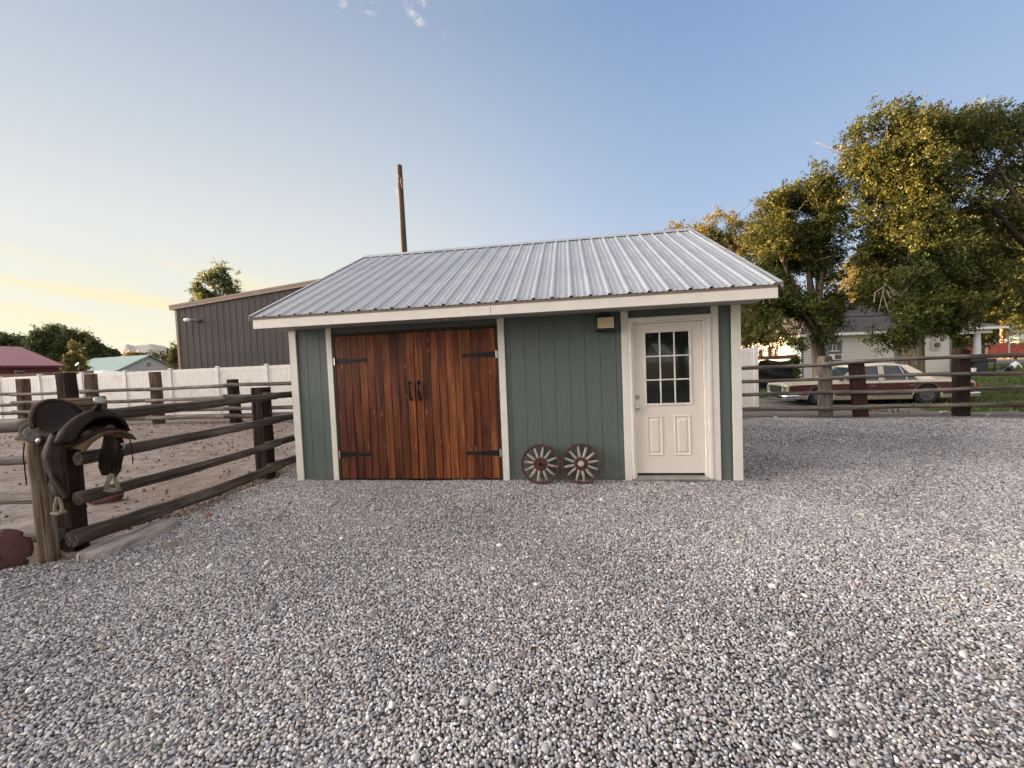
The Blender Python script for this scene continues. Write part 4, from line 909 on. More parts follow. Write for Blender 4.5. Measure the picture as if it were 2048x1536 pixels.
# ------------------------------------------------------------------ grey metal building
def grey_building():
    Y0 = 21.0; c0 = at(352, 612, Y0); x0 = c0.x
    p1 = at(343, 612, Y0); p2 = at(650, 558, Y0); m_ = (p2.z - p1.z) / (p2.x - p1.x)
    zt = lambda x: p1.z + m_ * (x - p1.x) - .22
    xr = x0 + 13.0
    r = root('metal_building', 'large dark grey corrugated metal building behind the white fence', 'building', (x0, Y0, 0))
    def _gm(t, p, o):
        co = objc(t); n = t.noise(co, .8, 4); col = t.mix(t.rng(n, .3, .7), (.085, .076, .072), (.105, .096, .092)); t.put(p.inputs['Base Color'], col); p.inputs['Roughness'].default_value = .5; p.inputs['Metallic'].default_value = .1
    GM = material('charcoal_panel', _gm); mb = MB(); w1 = xr - x0; L = 16.0
    xm = w1 / 2 + 4.0
    ztl = lambda x: zt(x0 + x) if x <= xm else zt(x0 + xm) - m_ * (x - xm)
    # front wall: ribbed sheets
    x = 0.05; S = .325; pts = []
    while x < w1:
        pts += [(x, 0), (x + .02, -.032), (x + .05, -.032), (x + .07, 0)]
        for q in (.14, .21, .26): pts += [(x + q, 0), (x + q + .006, -.006), (x + q + .016, -.006), (x + q + .022, 0)]
        x += S
    vs = []
    for (px_, py_) in pts: vs.append((px_, py_, 0))
    for (px_, py_) in pts: vs.append((px_, py_, ztl(px_)))
    n = len(pts); mb._add(vs, [(i, i + 1, n + i + 1, n + i) for i in range(n - 1)])
    mb.box(.02, .06, .03, L, 0, ztl(0)); mb.box(w1 - .06, w1 - .02, .03, L, 0, ztl(w1)); mb.box(.07, w1 - .07, L - .04, L, 0, ztl(0))
    mb.build('wall', GM, r)
    TR = plain('tan_metal_trim', (.36, .27, .21), .5, .1, .08, 2)
    mb = MB(); mb.box(-.05, .045, -.05, .10, 0, ztl(0) - .02); mb.build('corner_trim', TR, r)
    mb = MB(); mb.prism([(-.28, -.10, ztl(-.28) - .0), (xm, -.10, ztl(xm)), (xm, -.10, ztl(xm) + .24), (-.28, -.10, ztl(-.28) + .24)], (0, .06, 0)); mb.prism([(-.28, -.115, ztl(-.28) + .15), (xm, -.115, ztl(xm) + .15), (xm, -.115, ztl(xm) + .245), (-.28, -.115, ztl(-.28) + .245)], (0, .014, 0))
    mb.build('rake_trim', TR, r)
    mb = MB(); mb.prism([(-.28, -.03, ztl(-.28) + .02), (xm, -.03, ztl(xm) + .02), (xm, -.03, ztl(xm) + .22), (-.28, -.03, ztl(-.28) + .22)], (0, L + .1, 0)); mb.prism([(xm + .001, -.03, ztl(xm) + .02), (w1 + .28, -.03, ztl(w1)), (w1 + .28, -.03, ztl(w1) + .2), (xm + .001, -.03, ztl(xm) + .22)], (0, L + .1, 0)); mb.build('roof', plain('grey_roof_sheet', (.30, .29, .28), .5, .3), r)
    # wall lamp pointing left
    a = at(396, 641, Y0 - .15) - Vector((x0, Y0, 0)); b = at(374, 640, Y0 - .5) - Vector((x0, Y0, 0))
    mb = MB(); mb.tube([Vector((a.x, -.005, a.z)), a, b.lerp(a, .15)], [.09, .085, .075], 12); h = mb.build('wall_lamp', plain('lamp_grey', (.20, .20, .20), .5, .4), r, smooth=True)
    mb = MB(); mb.ball(b, (.15, .11, .11)); mb.build('lamp_lens', plain('white_lens', (.75, .74, .72), .3), h, smooth=True)
grey_building()

# ------------------------------------------------------------------ houses on the left
def gable_house(name, label, cat, O, w1, d1, ze, zr, over, wallm, roofm, rotz, ridge_along='x', cmat=None):
    r = root(name, label, cat, O, rotz); mb = MB()
    if ridge_along == 'x':
        mb.prism([(0, 0, 0), (0, d1, 0), (0, d1, ze), (0, d1 / 2, zr - .12), (0, 0, ze)], (w1, 0, 0))
    mb.build('wall', wallm, r)
    for s in (0, 1):
        ya, yb = (-over, d1 / 2) if s == 0 else (d1 + over, d1 / 2); za = ze - over * (zr - ze) / (d1 / 2)
        mb = MB(); mb.prism([(-over, ya, za), (-over, yb, zr), (-over, yb, zr + .07), (-over, ya, za + .07)], (w1 + 2 * over, 0, 0)); mb.build('roof', roofm, r)
    mb = MB(); za = ze - over * (zr - ze) / (d1 / 2)
    mb.box(-over, w1 + over, -over - .02, -over - .001, za - .12, za + .05)
    for xx in (-over - .022, w1 + over + .002):
        for (ya, yb) in ((-over, d1 / 2), (d1 + over, d1 / 2)): mb.prism([(xx, ya, za - .12), (xx, yb, zr - .12), (xx, yb, zr + .08), (xx, ya, za + .08)], (.02, 0, 0))
    mb.build('fascia', cmat or WHITE, r)
    return r
def ribbed(name, c1, c2, sc_, axis=0, rough=.5, metal=.2):
    def fn(t, p, o):
        co = objc(t); s = t.new('ShaderNodeSeparateXYZ'); t.put(s.inputs[0], co); f = t.math('FRACT', t.math('MULTIPLY', s.outputs[axis], sc_))
        col = t.mix(t.rng(f, .12, .2), c2, c1); n = t.noise(co, .7, 4); col = t.mix(t.rng(n, .4, .8, 0, .3), col, c2)
        t.put(p.inputs['Base Color'], col); p.inputs['Roughness'].default_value = rough; p.inputs['Metallic'].default_value = metal
        t.put(p.inputs['Normal'], t.bump(t.rng(f, .0, .2), .5, .03))
    return material(name, fn)
REDR = ribbed('red_roof', (.42, .19, .19), (.20, .07, .075), 2.6); REDW = plain('red_wall', (.13, .030, .032), .7, 0, .15, 1)
GRNR = plain('green_shingle', (.30, .39, .345), .85, 0, .12, 6, .3, 20)
LAPW = ribbed('white_lap_siding', (.60, .59, .58), (.44, .43, .42), 6.5, 2, .7, 0)
# red building: its right end stands at photo x = 116
a = at(116, 730, 36.0)
rb_ = gable_house('red_shed', 'dark red building with pale red metal roof at the left edge', 'building', (a.x - 11 * cos(radians(79)), 36.0 - 11 * sin(radians(79)), 0), 11.0, 9.5, a.z, at(30, 695, 36.9).z, .30, REDW, REDR, radians(79), cmat=REDW)
mb = MB(); p = Vector((8.2, -.12, a.z - .55)); mb.tube([p, p + Vector((.5, -.05, .02))], .09, 8); mb.ball(p + Vector((-.05, -.1, -.02)), .13); mb.build('wall_lamp', plain('lamp_grey', (.2, .2, .2), .5), rb_)
# green roofed house turned so that its right gable shows
def green_house():
    Y0 = 45.0; A = at(235, 741, Y0); Rr = at(303, 711, Y0 + 3.2); B = at(353, 738, Y0 + 6.5); Lf = at(126, 743, Y0 + 2.5); RL = at(200, 714.5, Y0 + 6.0)
    ze = A.z; g = Vector((B.x - A.x, B.y - A.y, 0)); W1 = g.length; ang = math.atan2(g.y, g.x); ln = Vector((-g.y, g.x, 0)).normalized()
    r = root('green_roof_house', 'white house with pale green roof and round gable vent beyond the white fence', 'house', (A.x, A.y, 0), ang)
    L = (Vector((Lf.x, Lf.y, 0)) - Vector((A.x, A.y, 0))).length; zr = Rr.z
    # local: x along the gable wall, y runs back along the ridge
    mb = MB(); sl = .25 * L; h2 = W1 / 2
    dirx = (Vector((Lf.x - A.x, Lf.y - A.y, 0))); lx = dirx.dot(g.normalized()); ly = dirx.dot(ln)
    q = Vector((lx, ly, 0))
    mb.prism([(0, 0, 0), (W1, 0, 0), (W1, 0, ze), (h2, 0, zr - .1), (0, 0, ze)], q); mb.build('wall', LAPW, r)
    for (xa, xb) in ((-.35, h2), (W1 + .35, h2)):
        za = ze - .15; mb = MB(); e = q.normalized() * .35
        mb.prism([Vector((xa, 0, za)) - e, Vector((xb, 0, zr)) - e, Vector((xb, 0, zr + .12)) - e, Vector((xa, 0, za + .12)) - e], q + 2 * e); mb.build('roof', GRNR, r)
    mb = MB(); e = q.normalized() * .37; mb.torus((h2, -.02, zr - 1.05), .36, .05, 'y', 20, 6); mb.build('gable_vent', WHITE, r)
    mb = MB(); mb.tube([(h2, -.01, zr - 1.05), (h2, -.04, zr - 1.05)], .30, 16); mb.build('vent_louvre', plain('vent_grey', (.3, .29, .28), .7), r)
green_house()
ds = root('satellite_dish', 'small white satellite dish beside the green roof', 'satellite dish', tuple(at(158, 745, 40)))
mb = MB(); z_ = at(158, 729, 40).z - at(158, 745, 40).z
mb.tube([(0, 0, -1.5), (0, 0, z_)], .03, 6); mb.build('mast', ZINC, ds)
mb = MB(); mb.tube([(0, 0, z_), (-.02, -.07, z_ + .03), (-.03, -.1, z_ + .05)], [.05, .16, .22], 16); mb.build('dish', WHITE, ds)
ds.location.z = 1.5 if ds.location.z < 1.5 else ds.location.z
bd = root('board_fence', 'brown weathered board fence behind the white fence at far left', 'fence', tuple(Vector((at(90, 750, 24).x, 24, 0))))
mb = MB(); x1 = at(186, 746, 24).x - bd.location.x; x0_ = at(-60, 752, 24).x - bd.location.x; zt = at(90, 745, 24).z
for k, (z0, z1) in enumerate(((zt - .22, zt), (zt - .5, zt - .26), (zt - .8, zt - .54))): mb.box(x0_, x1 + .1 * k, 0, .05, z0, z1)
mb.build('boards', ribbed('brown_boards', (.17, .10, .075), (.10, .06, .045), .3, 0, .9, 0), bd)
mb = MB()
for k in range(6): xx = x0_ + (x1 - x0_) * (k + .5) / 6; mb.box(xx - .07, xx + .07, .051, .18, 0, zt - .02)
mb.build('stakes', W_TIE, bd)
ws = root('garden_canopy', 'small white peaked canopy roof showing over the white fence', 'canopy', (at(205, 745, 30).x, 30, 0))
z1 = at(205, 740, 30).z; z0 = at(205, 748, 30).z; mb = MB(); hw = 1.4
mb._add([(-hw, -hw, z0), (hw, -hw, z0), (hw, hw, z0), (-hw, hw, z0), (0, 0, z1)], [(0, 1, 4), (1, 2, 4), (2, 3, 4), (3, 0, 4), (0, 3, 2, 1)]); mb.build('canopy', WHITE, ws)
for sx_ in (-1, 1):
    for sy_ in (-1, 1): mb = MB(); mb.tube([(sx_ * (hw - .05), sy_ * (hw - .05), 0), (sx_ * (hw - .05), sy_ * (hw - .05), z0)], .03, 6); mb.build('leg', ZINC, ws)
# far small pole with wires
pp = at(336, 745, 60); pt_ = at(335, 697, 60)
fp = root('power_pole', 'small dark power pole beside the far hill', 'utility pole', (pp.x, 60, 0)); mb = MB(); mb.tube([(0, 0, 0), (pt_.x - pp.x, 0, pt_.z)], [.2, .15], 8); mb.build('pole', W_DARK, fp)
mb = MB(); t_ = Vector((pt_.x - pp.x, 0, pt_.z - .3)); e_ = at(372, 745, 50) - Vector((pp.x, 60, 0)); mb.tube([t_, (t_ + e_) / 2 - Vector((0, 0, .25)), e_], .035, 4); mb.tube([t_ - Vector((0, 0, .4)), (t_ + e_) / 2 - Vector((0, 0, .8)), e_ - Vector((0, 0, .5))], .035, 4); mb.build('wires', W_DARK, fp)
# hill
def hills():
    n = 70; V = []; m_ = 14
    prof = [(150, 735), (200, 714), (216, 699), (240, 691), (255, 689), (268, 693), (300, 689), (322, 692), (345, 699), (370, 708), (430, 725), (520, 742), (620, 750)]
    def ytop(x):
        for (a, ya), (b, yb) in zip(prof[:-1], prof[1:]):
            if a <= x <= b: t = (x - a) / (b - a); t = t * t * (3 - 2 * t) * .5 + t * .5; return ya + (yb - ya) * t
        return prof[0][1] if x < prof[0][0] else prof[-1][1]
    for i in range(n + 1):
        x = 150 + 470 * i / n; T = at(x, ytop(x), 2200)
        for j in range(m_ + 1):
            s = j / m_; Y = 1500 + 700 * s if s < 1 else 2200
            hgt2 = T.z * (sin(s * pi / 2) ** 1.3) * (1 + .10 * mnoise.noise(Vector((i * .25, j * .5, 0))) * (1 - s)); V.append((T.x * Y / 2200, Y, max(-2, hgt2)))
        V.append((T.x * 1.3, 2900, -5))
    k = m_ + 2; Fc = [(i * k + j, (i + 1) * k + j, (i + 1) * k + j + 1, i * k + j + 1) for i in range(n) for j in range(k - 1)]
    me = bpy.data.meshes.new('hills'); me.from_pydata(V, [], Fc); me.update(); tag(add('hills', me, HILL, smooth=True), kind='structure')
hills()

# ------------------------------------------------------------------ trees
def blob_leaves(blobs, n, size, seed, droop=.35, twig=.30, per=13, tonebias=0.0, sway=(0, 0), hole=-0.55):
    """leaf sprays spread through irregular crown lobes; returns verts, faces, tones"""
    rg = np.random.default_rng(seed); B = np.array([[*b] for b in blobs], float)
    vol = B[:, 3] * B[:, 4] * B[:, 5]; pick = rg.choice(len(B), n, p=vol ** .8 / (vol ** .8).sum()); b = B[pick]
    d = rg.normal(size=(n, 3)); d /= np.linalg.norm(d, axis=1)[:, None]; rad = rg.uniform(0, 1, n) ** (1 / 2.2)
    ph = pick * 3.1; lump = 1 + .20 * np.sin(d[:, 0] * 5 + ph) * np.sin(d[:, 1] * 6 + ph * 2) + .16 * np.sin(d[:, 2] * 9 + ph) + .08 * np.sin(d[:, 0] * 15 + ph)
    P = b[:, :3] + d * b[:, 3:6] * (rad * lump)[:, None]
    # holes: drop sprays where a coarse wave field is low
    wv = np.sin(P[:, 0] * 2.3 + seed) * np.sin(P[:, 1] * 2.1) + np.sin(P[:, 2] * 2.7 + P[:, 0] * 1.3 + seed) + .6 * np.sin(P[:, 0] * 5.1 + P[:, 2] * 4.3)
    k = wv > hole + .4 * (1 - rad); P = P[k]; d = d[k]; rad = rad[k]; n = len(P)
    ax = d * .8 + rg.normal(size=(n, 3)) * .45 + np.array([sway[0], sway[1], -droop]); ax /= np.linalg.norm(ax, axis=1)[:, None]
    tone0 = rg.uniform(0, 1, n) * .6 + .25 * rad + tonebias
    t = rg.uniform(-.5, .5, (n, per)); L = twig * rg.uniform(.5, 1.3, (n, 1))
    C = P[:, None] + ax[:, None] * (t * L)[..., None] + rg.normal(size=(n, per, 3)) * twig * .13
    la = ax[:, None] * .9 + rg.normal(size=(n, per, 3)) * .65; la /= np.linalg.norm(la, axis=2)[..., None]
    w_ = np.cross(la, rg.normal(size=(n, per, 3))); w_ /= np.linalg.norm(w_, axis=2)[..., None]
    s = size * rg.uniform(.6, 1.3, (n, per, 1)); la = la * s; w_ = w_ * s * .27
    V = np.stack([C - la * .5, C + w_, C + la * .6, C - w_], 2).reshape(-1, 3); F4 = np.arange(len(V)).reshape(-1, 4)
    tone = np.repeat(np.clip(tone0[:, None] + rg.normal(0, .12, (n, per)), 0, 1).ravel(), 4)
    return V, F4, tone
def limbs(mb, base, pts, r0, rd):
    base = Vector(base)
    for (p, r) in pts:
        p = Vector(p); mid = base.lerp(p, .5) + Vector((rd.uniform(-.2, .2), rd.uniform(-.2, .2), rd.uniform(0, .25))); path = [base, base.lerp(mid, .5) + Vector((rd.uniform(-.06, .06), 0, .08)), mid, mid.lerp(p, .55), p]
        mb.tube(path, [r, r * .85, r * .62, r * .4, r * .12], 8)
        for k in range(5):
            q0 = mid.lerp(p, rd.uniform(0, .9)); q1 = q0 + Vector((rd.uniform(-1, 1), rd.uniform(-1, 1), rd.uniform(-.2, .9))) * (p - base).length * .28; mb.tube([q0, q0.lerp(q1, .5) + Vector((0, 0, .06)), q1], [r * .25, r * .15, r * .04], 5)
def tree(name, label, x, y, trunk_r, fork_z, blobs, nleaf, leaf, mat, seed, group=None, lean=(0, 0), extra=None, z0=None, cat='tree', **kw):
    """blobs: (dx, dy, z, rx, ry, rz) relative to the tree base"""
    rd = random.Random(seed); zb = hz(x, y) if z0 is None else z0; r = root(name, label, cat, (x, y, zb), 0, group)
    mb = MB(); fz = fork_z; top = Vector((lean[0], lean[1], fz))
    mb.tube([(0, 0, -.1), (lean[0] * .02, 0, .12), (lean[0] * .2, lean[1] * .2, fz * .3), (lean[0] * .6, lean[1] * .6, fz * .7), top], [trunk_r * 1.5, trunk_r * 1.15, trunk_r, trunk_r * .9, trunk_r * .85], 14)
    big = sorted(blobs, key=lambda b: -b[3] * b[5])[:9]
    limbs(mb, top - Vector((0, 0, .15)), [((b[0], b[1], b[2] + b[5] * .5), trunk_r * rd.uniform(.35, .6)) for b in big], trunk_r, rd)
    if extra and extra.__name__ not in ('deadtwigs', 'bough'): extra(mb)
    o = mb.build('trunk', W_BARK, r, smooth=True)
    if extra and extra.__name__ == 'bough': mt = MB(); extra(mt); mt.build('bough', W_DARK, r, smooth=True)
    if extra and extra.__name__ == 'deadtwigs': mt = MB(); extra(mt); mt.build('bare_twigs', plain('pale_twigs', (.24, .20, .165), .8), r)
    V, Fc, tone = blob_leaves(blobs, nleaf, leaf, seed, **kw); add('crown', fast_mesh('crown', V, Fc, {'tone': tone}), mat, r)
    return r
def px_blobs(x0, y0, Y, lst, depth=1.0):
    """crown lobes given as (photo x, photo y, half width px, half height px, depth offset m) at depth Y -> metric lobes round the tree base"""
    out = []
    for (px, py, hw, hh, dy) in lst:
        c = at(px, py, Y + dy); s = (Y + dy) / FPX; out.append((c.x - x0, c.y - y0, c.z, hw * s, max(hw, hh) * s * .9 * depth, hh * s))
    return out
# elm 1 (middle right)
b1 = at(1642, 760, 17.0); bl = px_blobs(b1.x, 17, 17, [(1640, 372, 42, 45, 0), (1575, 425, 68, 58, .3), (1640, 440, 46, 60, -.3), (1545, 500, 62, 62, 0), (1610, 520, 60, 60, .6), (1530, 590, 45, 50, 0), (1580, 620, 55, 42, -.5), (1640, 640, 42, 45, -.8), (1600, 655, 38, 42, -.6), (1640, 600, 40, 48, .4), (1490, 560, 30, 45, .4), (1672, 580, 16, 40, 0)])
tree('elm_tree', 'leafy elm with leaning forked trunk standing behind the front of the parked sedan', b1.x, 17.0, .27, 2.6, bl, 15000, .095, LEAF, 11, 'tall elms beside the white house', lean=(-.15, 0), twig=.36)
# elm 2 (big, right)
b2 = at(1823, 770, 15.2)
def deadtwigs(mb):
    def P(x, y): v = at(x, y, 14.2); return v - Vector((b2.x, 15.2, hz(b2.x, 15.2)))
    for path in (((1800, 592), (1783, 575), (1772, 566), (1762, 600), (1757, 625)), ((1772, 566), (1765, 585), (1773, 610), (1778, 625), (1800, 632)), ((1775, 570), (1790, 590), (1810, 592)), ((1770, 572), (1750, 585), (1748, 605)), ((1773, 580), (1780, 595), (1795, 603)), ((1800, 592), (1830, 560), (1840, 540))):
        mb.tube([P(*q) for q in path], [.020 - .0035 * i for i in range(len(path))], 5)
bl = px_blobs(b2.x, 15.2, 15.2, [(1770, 270, 75, 55, 0), (1870, 262, 80, 50, .5), (1755, 330, 52, 60, 0), (1830, 330, 80, 60, -.4), (1950, 262, 60, 45, .8), (1778, 420, 62, 60, 0), (1850, 430, 80, 70, -.5), (1765, 500, 50, 55, .4), (1820, 520, 85, 60, -.6), (1900, 500, 60, 70, .4), (1780, 580, 55, 40, .8), (1870, 590, 70, 50, -.9), (1820, 640, 60, 45, -1.2), (1780, 665, 42, 26, -1.2), (1890, 630, 50, 38, -.8), (1930, 420, 45, 50, .8), (1925, 560, 40, 50, .6), (1900, 360, 60, 50, .8), (1800, 380, 60, 50, 1.2)])
tree('elm_tree', 'largest elm with broad dense crown and bare twigs on its left, behind the sedan roof', b2.x, 15.2, .37, 2.4, bl, 25000, .09, LEAF, 12, 'tall elms beside the white house', lean=(.05, 0), extra=deadtwigs, twig=.36, sway=(.25, 0))
# elm 3 right edge, trunk outside the frame
bx3 = at(2180, 760, 14.5)
def bough(mb):
    def P(x, y): v = at(x, y, 14.2); return v - Vector((bx3.x, 14.5, hz(bx3.x, 14.5)))
    mb.tube([P(2150, 560), P(2060, 500), P(1990, 420), P(1950, 375)], [.11, .09, .06, .035], 8); mb.tube([P(1960, 385), P(2010, 310), P(2040, 240), P(2075, 180)], [.07, .055, .045, .02], 8); mb.tube([P(2010, 310), P(1995, 270), P(2000, 225)], [.04, .03, .01], 6)
bl = px_blobs(bx3.x, 14.5, 14.5, [(2020, 250, 50, 50, 0), (2060, 330, 70, 60, .5), (1985, 330, 40, 55, 0), (2100, 230, 70, 60, 0), (2030, 420, 70, 50, .5), (2080, 500, 90, 70, .5), (2180, 380, 90, 90, 0), (2140, 600, 80, 60, 0)])
tree('elm_tree', 'thin crowned elm reaching in from the right edge with a dark slanting bough', bx3.x, 14.5, .32, 2.6, bl, 5600, .09, LEAF, 13, 'tall elms beside the white house', extra=bough, twig=.36, sway=(.35, 0), hole=-.1)
# sunlit trees behind the shed
def ptree(label, px, Y, lst, nleaf, leaf, mat, seed, group, tr=.2, name='broadleaf_tree', fork=2.0, **kw):
    b = at(px, 760, Y); bl = px_blobs(b.x, Y, Y, lst); return tree(name, label, b.x, Y, tr, fork, bl, nleaf, leaf, mat, seed, group, **kw)
ptree('pale sunlit tree just right of the shed roof peak', 1435, 26, [(1435, 465, 48, 42, 0), (1400, 480, 30, 35, 0), (1470, 500, 45, 55, 0), (1440, 560, 60, 60, 0), (1500, 600, 50, 60, 0), (1510, 670, 50, 40, 0)], 6000, .13, LEAF2, 21, 'trees behind the shed', twig=.5)
ptree('sparse twiggy treetop just peeking over the shed ridge', 1350, 27, [(1350, 458, 26, 13, 0), (1335, 480, 35, 22, 0), (1370, 500, 40, 30, 0), (1350, 560, 50, 50, 0)], 1300, .13, LEAF2, 22, 'trees behind the shed', twig=.5)
G3 = 'trees behind the white house'
ptree('dark green tree behind the left end of the white house', 1520, 44, [(1500, 600, 50, 50, 0), (1550, 610, 55, 60, 0), (1520, 660, 70, 40, 0), (1590, 630, 40, 50, 0)], 5000, .22, LEAF, 23, G3, twig=.8)
ptree('yellow lit tree showing between the two elms above the house roof', 1740, 46, [(1720, 560, 45, 50, 0), (1770, 545, 45, 55, 0), (1740, 600, 45, 30, 0)], 3000, .22, LEAF2, 24, G3, twig=.8)
ptree('big dark tree mass right of the porch roof', 1960, 50, [(1930, 520, 70, 60, 0), (2010, 500, 70, 60, 0), (1960, 600, 80, 70, 0), (1900, 640, 50, 50, 0), (2060, 590, 70, 60, 0), (1930, 670, 60, 25, 0)], 9000, .26, LEAF, 25, G3, twig=.9, tr=.4)
ptree('golden lit tree behind the orange netting at right', 2010, 76, [(1990, 600, 45, 60, 0), (2040, 590, 50, 60, 0), (2010, 655, 60, 35, 0), (1960, 660, 40, 30, 0), (1900, 672, 30, 22, 0)], 6000, .34, LEAF2, 26, G3, twig=1.2, tr=.4)
ptree('tall dark tree at the far right behind the elms', 2110, 40, [(2060, 420, 70, 70, 0), (2110, 520, 90, 80, 0), (2140, 640, 80, 60, 0)], 5000, .22, LEAF, 27, G3, twig=.8, tr=.4)
# left tree line
G4 = 'row of trees beyond the red building'
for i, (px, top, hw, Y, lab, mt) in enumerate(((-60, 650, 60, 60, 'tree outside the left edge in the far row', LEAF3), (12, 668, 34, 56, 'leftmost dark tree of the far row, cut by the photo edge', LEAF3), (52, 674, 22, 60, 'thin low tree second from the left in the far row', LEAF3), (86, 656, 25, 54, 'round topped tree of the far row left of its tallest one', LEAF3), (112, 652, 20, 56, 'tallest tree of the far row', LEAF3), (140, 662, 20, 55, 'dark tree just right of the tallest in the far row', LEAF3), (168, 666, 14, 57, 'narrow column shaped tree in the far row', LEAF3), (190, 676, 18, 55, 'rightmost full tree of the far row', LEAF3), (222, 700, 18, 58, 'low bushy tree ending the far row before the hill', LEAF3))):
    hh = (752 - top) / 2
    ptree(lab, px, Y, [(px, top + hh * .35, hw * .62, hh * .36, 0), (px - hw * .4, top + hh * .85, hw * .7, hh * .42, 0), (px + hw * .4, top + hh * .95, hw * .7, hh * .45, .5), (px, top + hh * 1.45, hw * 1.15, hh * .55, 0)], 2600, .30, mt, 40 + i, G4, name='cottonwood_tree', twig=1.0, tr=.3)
ptree('yellowish feathery young tree before the dark far row', 150, 42, [(150, 700, 8, 14, 0), (148, 718, 14, 14, 0), (150, 738, 20, 16, 0)], 1500, .16, LEAF2, 60, None, twig=.6, tr=.1)
ptree('small yellow green treetop behind the green roof ridge', 270, 62, [(262, 712, 14, 6, 0), (280, 712, 14, 7, 0), (270, 725, 26, 12, 0)], 900, .24, LEAF2, 61, None, twig=.8, tr=.15)
ptree('bright yellow green bush against the left corner of the metal building', 352, 24, [(346, 722, 7, 10, 0), (352, 706, 5, 12, 0), (350, 738, 12, 14, 0), (351, 680, 3, 14, 0)], 700, .09, LEAF2, 62, None, name='bush', cat='bush', twig=.3, tr=.04)
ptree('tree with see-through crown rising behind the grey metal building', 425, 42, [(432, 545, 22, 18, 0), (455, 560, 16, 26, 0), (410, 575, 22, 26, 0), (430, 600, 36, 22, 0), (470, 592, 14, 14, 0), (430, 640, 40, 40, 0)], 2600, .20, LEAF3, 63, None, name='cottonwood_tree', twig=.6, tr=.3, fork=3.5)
# unseen trees added behind the buildings and at left to shade the yard
V_, F_, T_ = [], [], []
wb = [(x, 66 + 4 * sin(x), 3.2 + .6 * sin(x * 1.7), 3.6, 2.6, 3.2 + .5 * sin(x * .9)) for x in np.arange(-52, 22, 3.0)] + [(-78 + 3 * sin(y), y, 4.6 + .5 * sin(y * 1.3), 2.6, 4.2, 4.6) for y in np.arange(8, 52, 3.0)]
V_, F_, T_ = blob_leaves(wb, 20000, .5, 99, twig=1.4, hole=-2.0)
tag(add('unseen_shade_wood', fast_mesh('unseen_shade_wood', V_, F_, {'tone': T_}), LEAF3), 'unseen belt of trees added to shade the yard from the low sun', 'wood', kind='stuff')
# trees behind the photographer, mirrored in the door glass
for i, (x, y, s) in enumerate(((-3.5, -13, 1.0), (4.5, -15, 1.1), (12, -13, .9))):
    bl = [(0, 0, 5 * s, 3 * s, 3 * s, 3 * s), (1.5, 0, 3.4 * s, 2.4, 2, 2), (-1.6, 0, 3.6 * s, 2.4, 2, 2.2), (0, 0, 7.5 * s, 2, 2, 2)]
    tree('broadleaf_tree', ('tree behind the viewpoint, left', 'tree behind the viewpoint, middle', 'tree behind the viewpoint, right')[i] + ', mirrored in the door panes', x, y, .25, 2, bl, 2500, .22, LEAF, 80 + i, 'trees mirrored in the door glass', twig=.7)

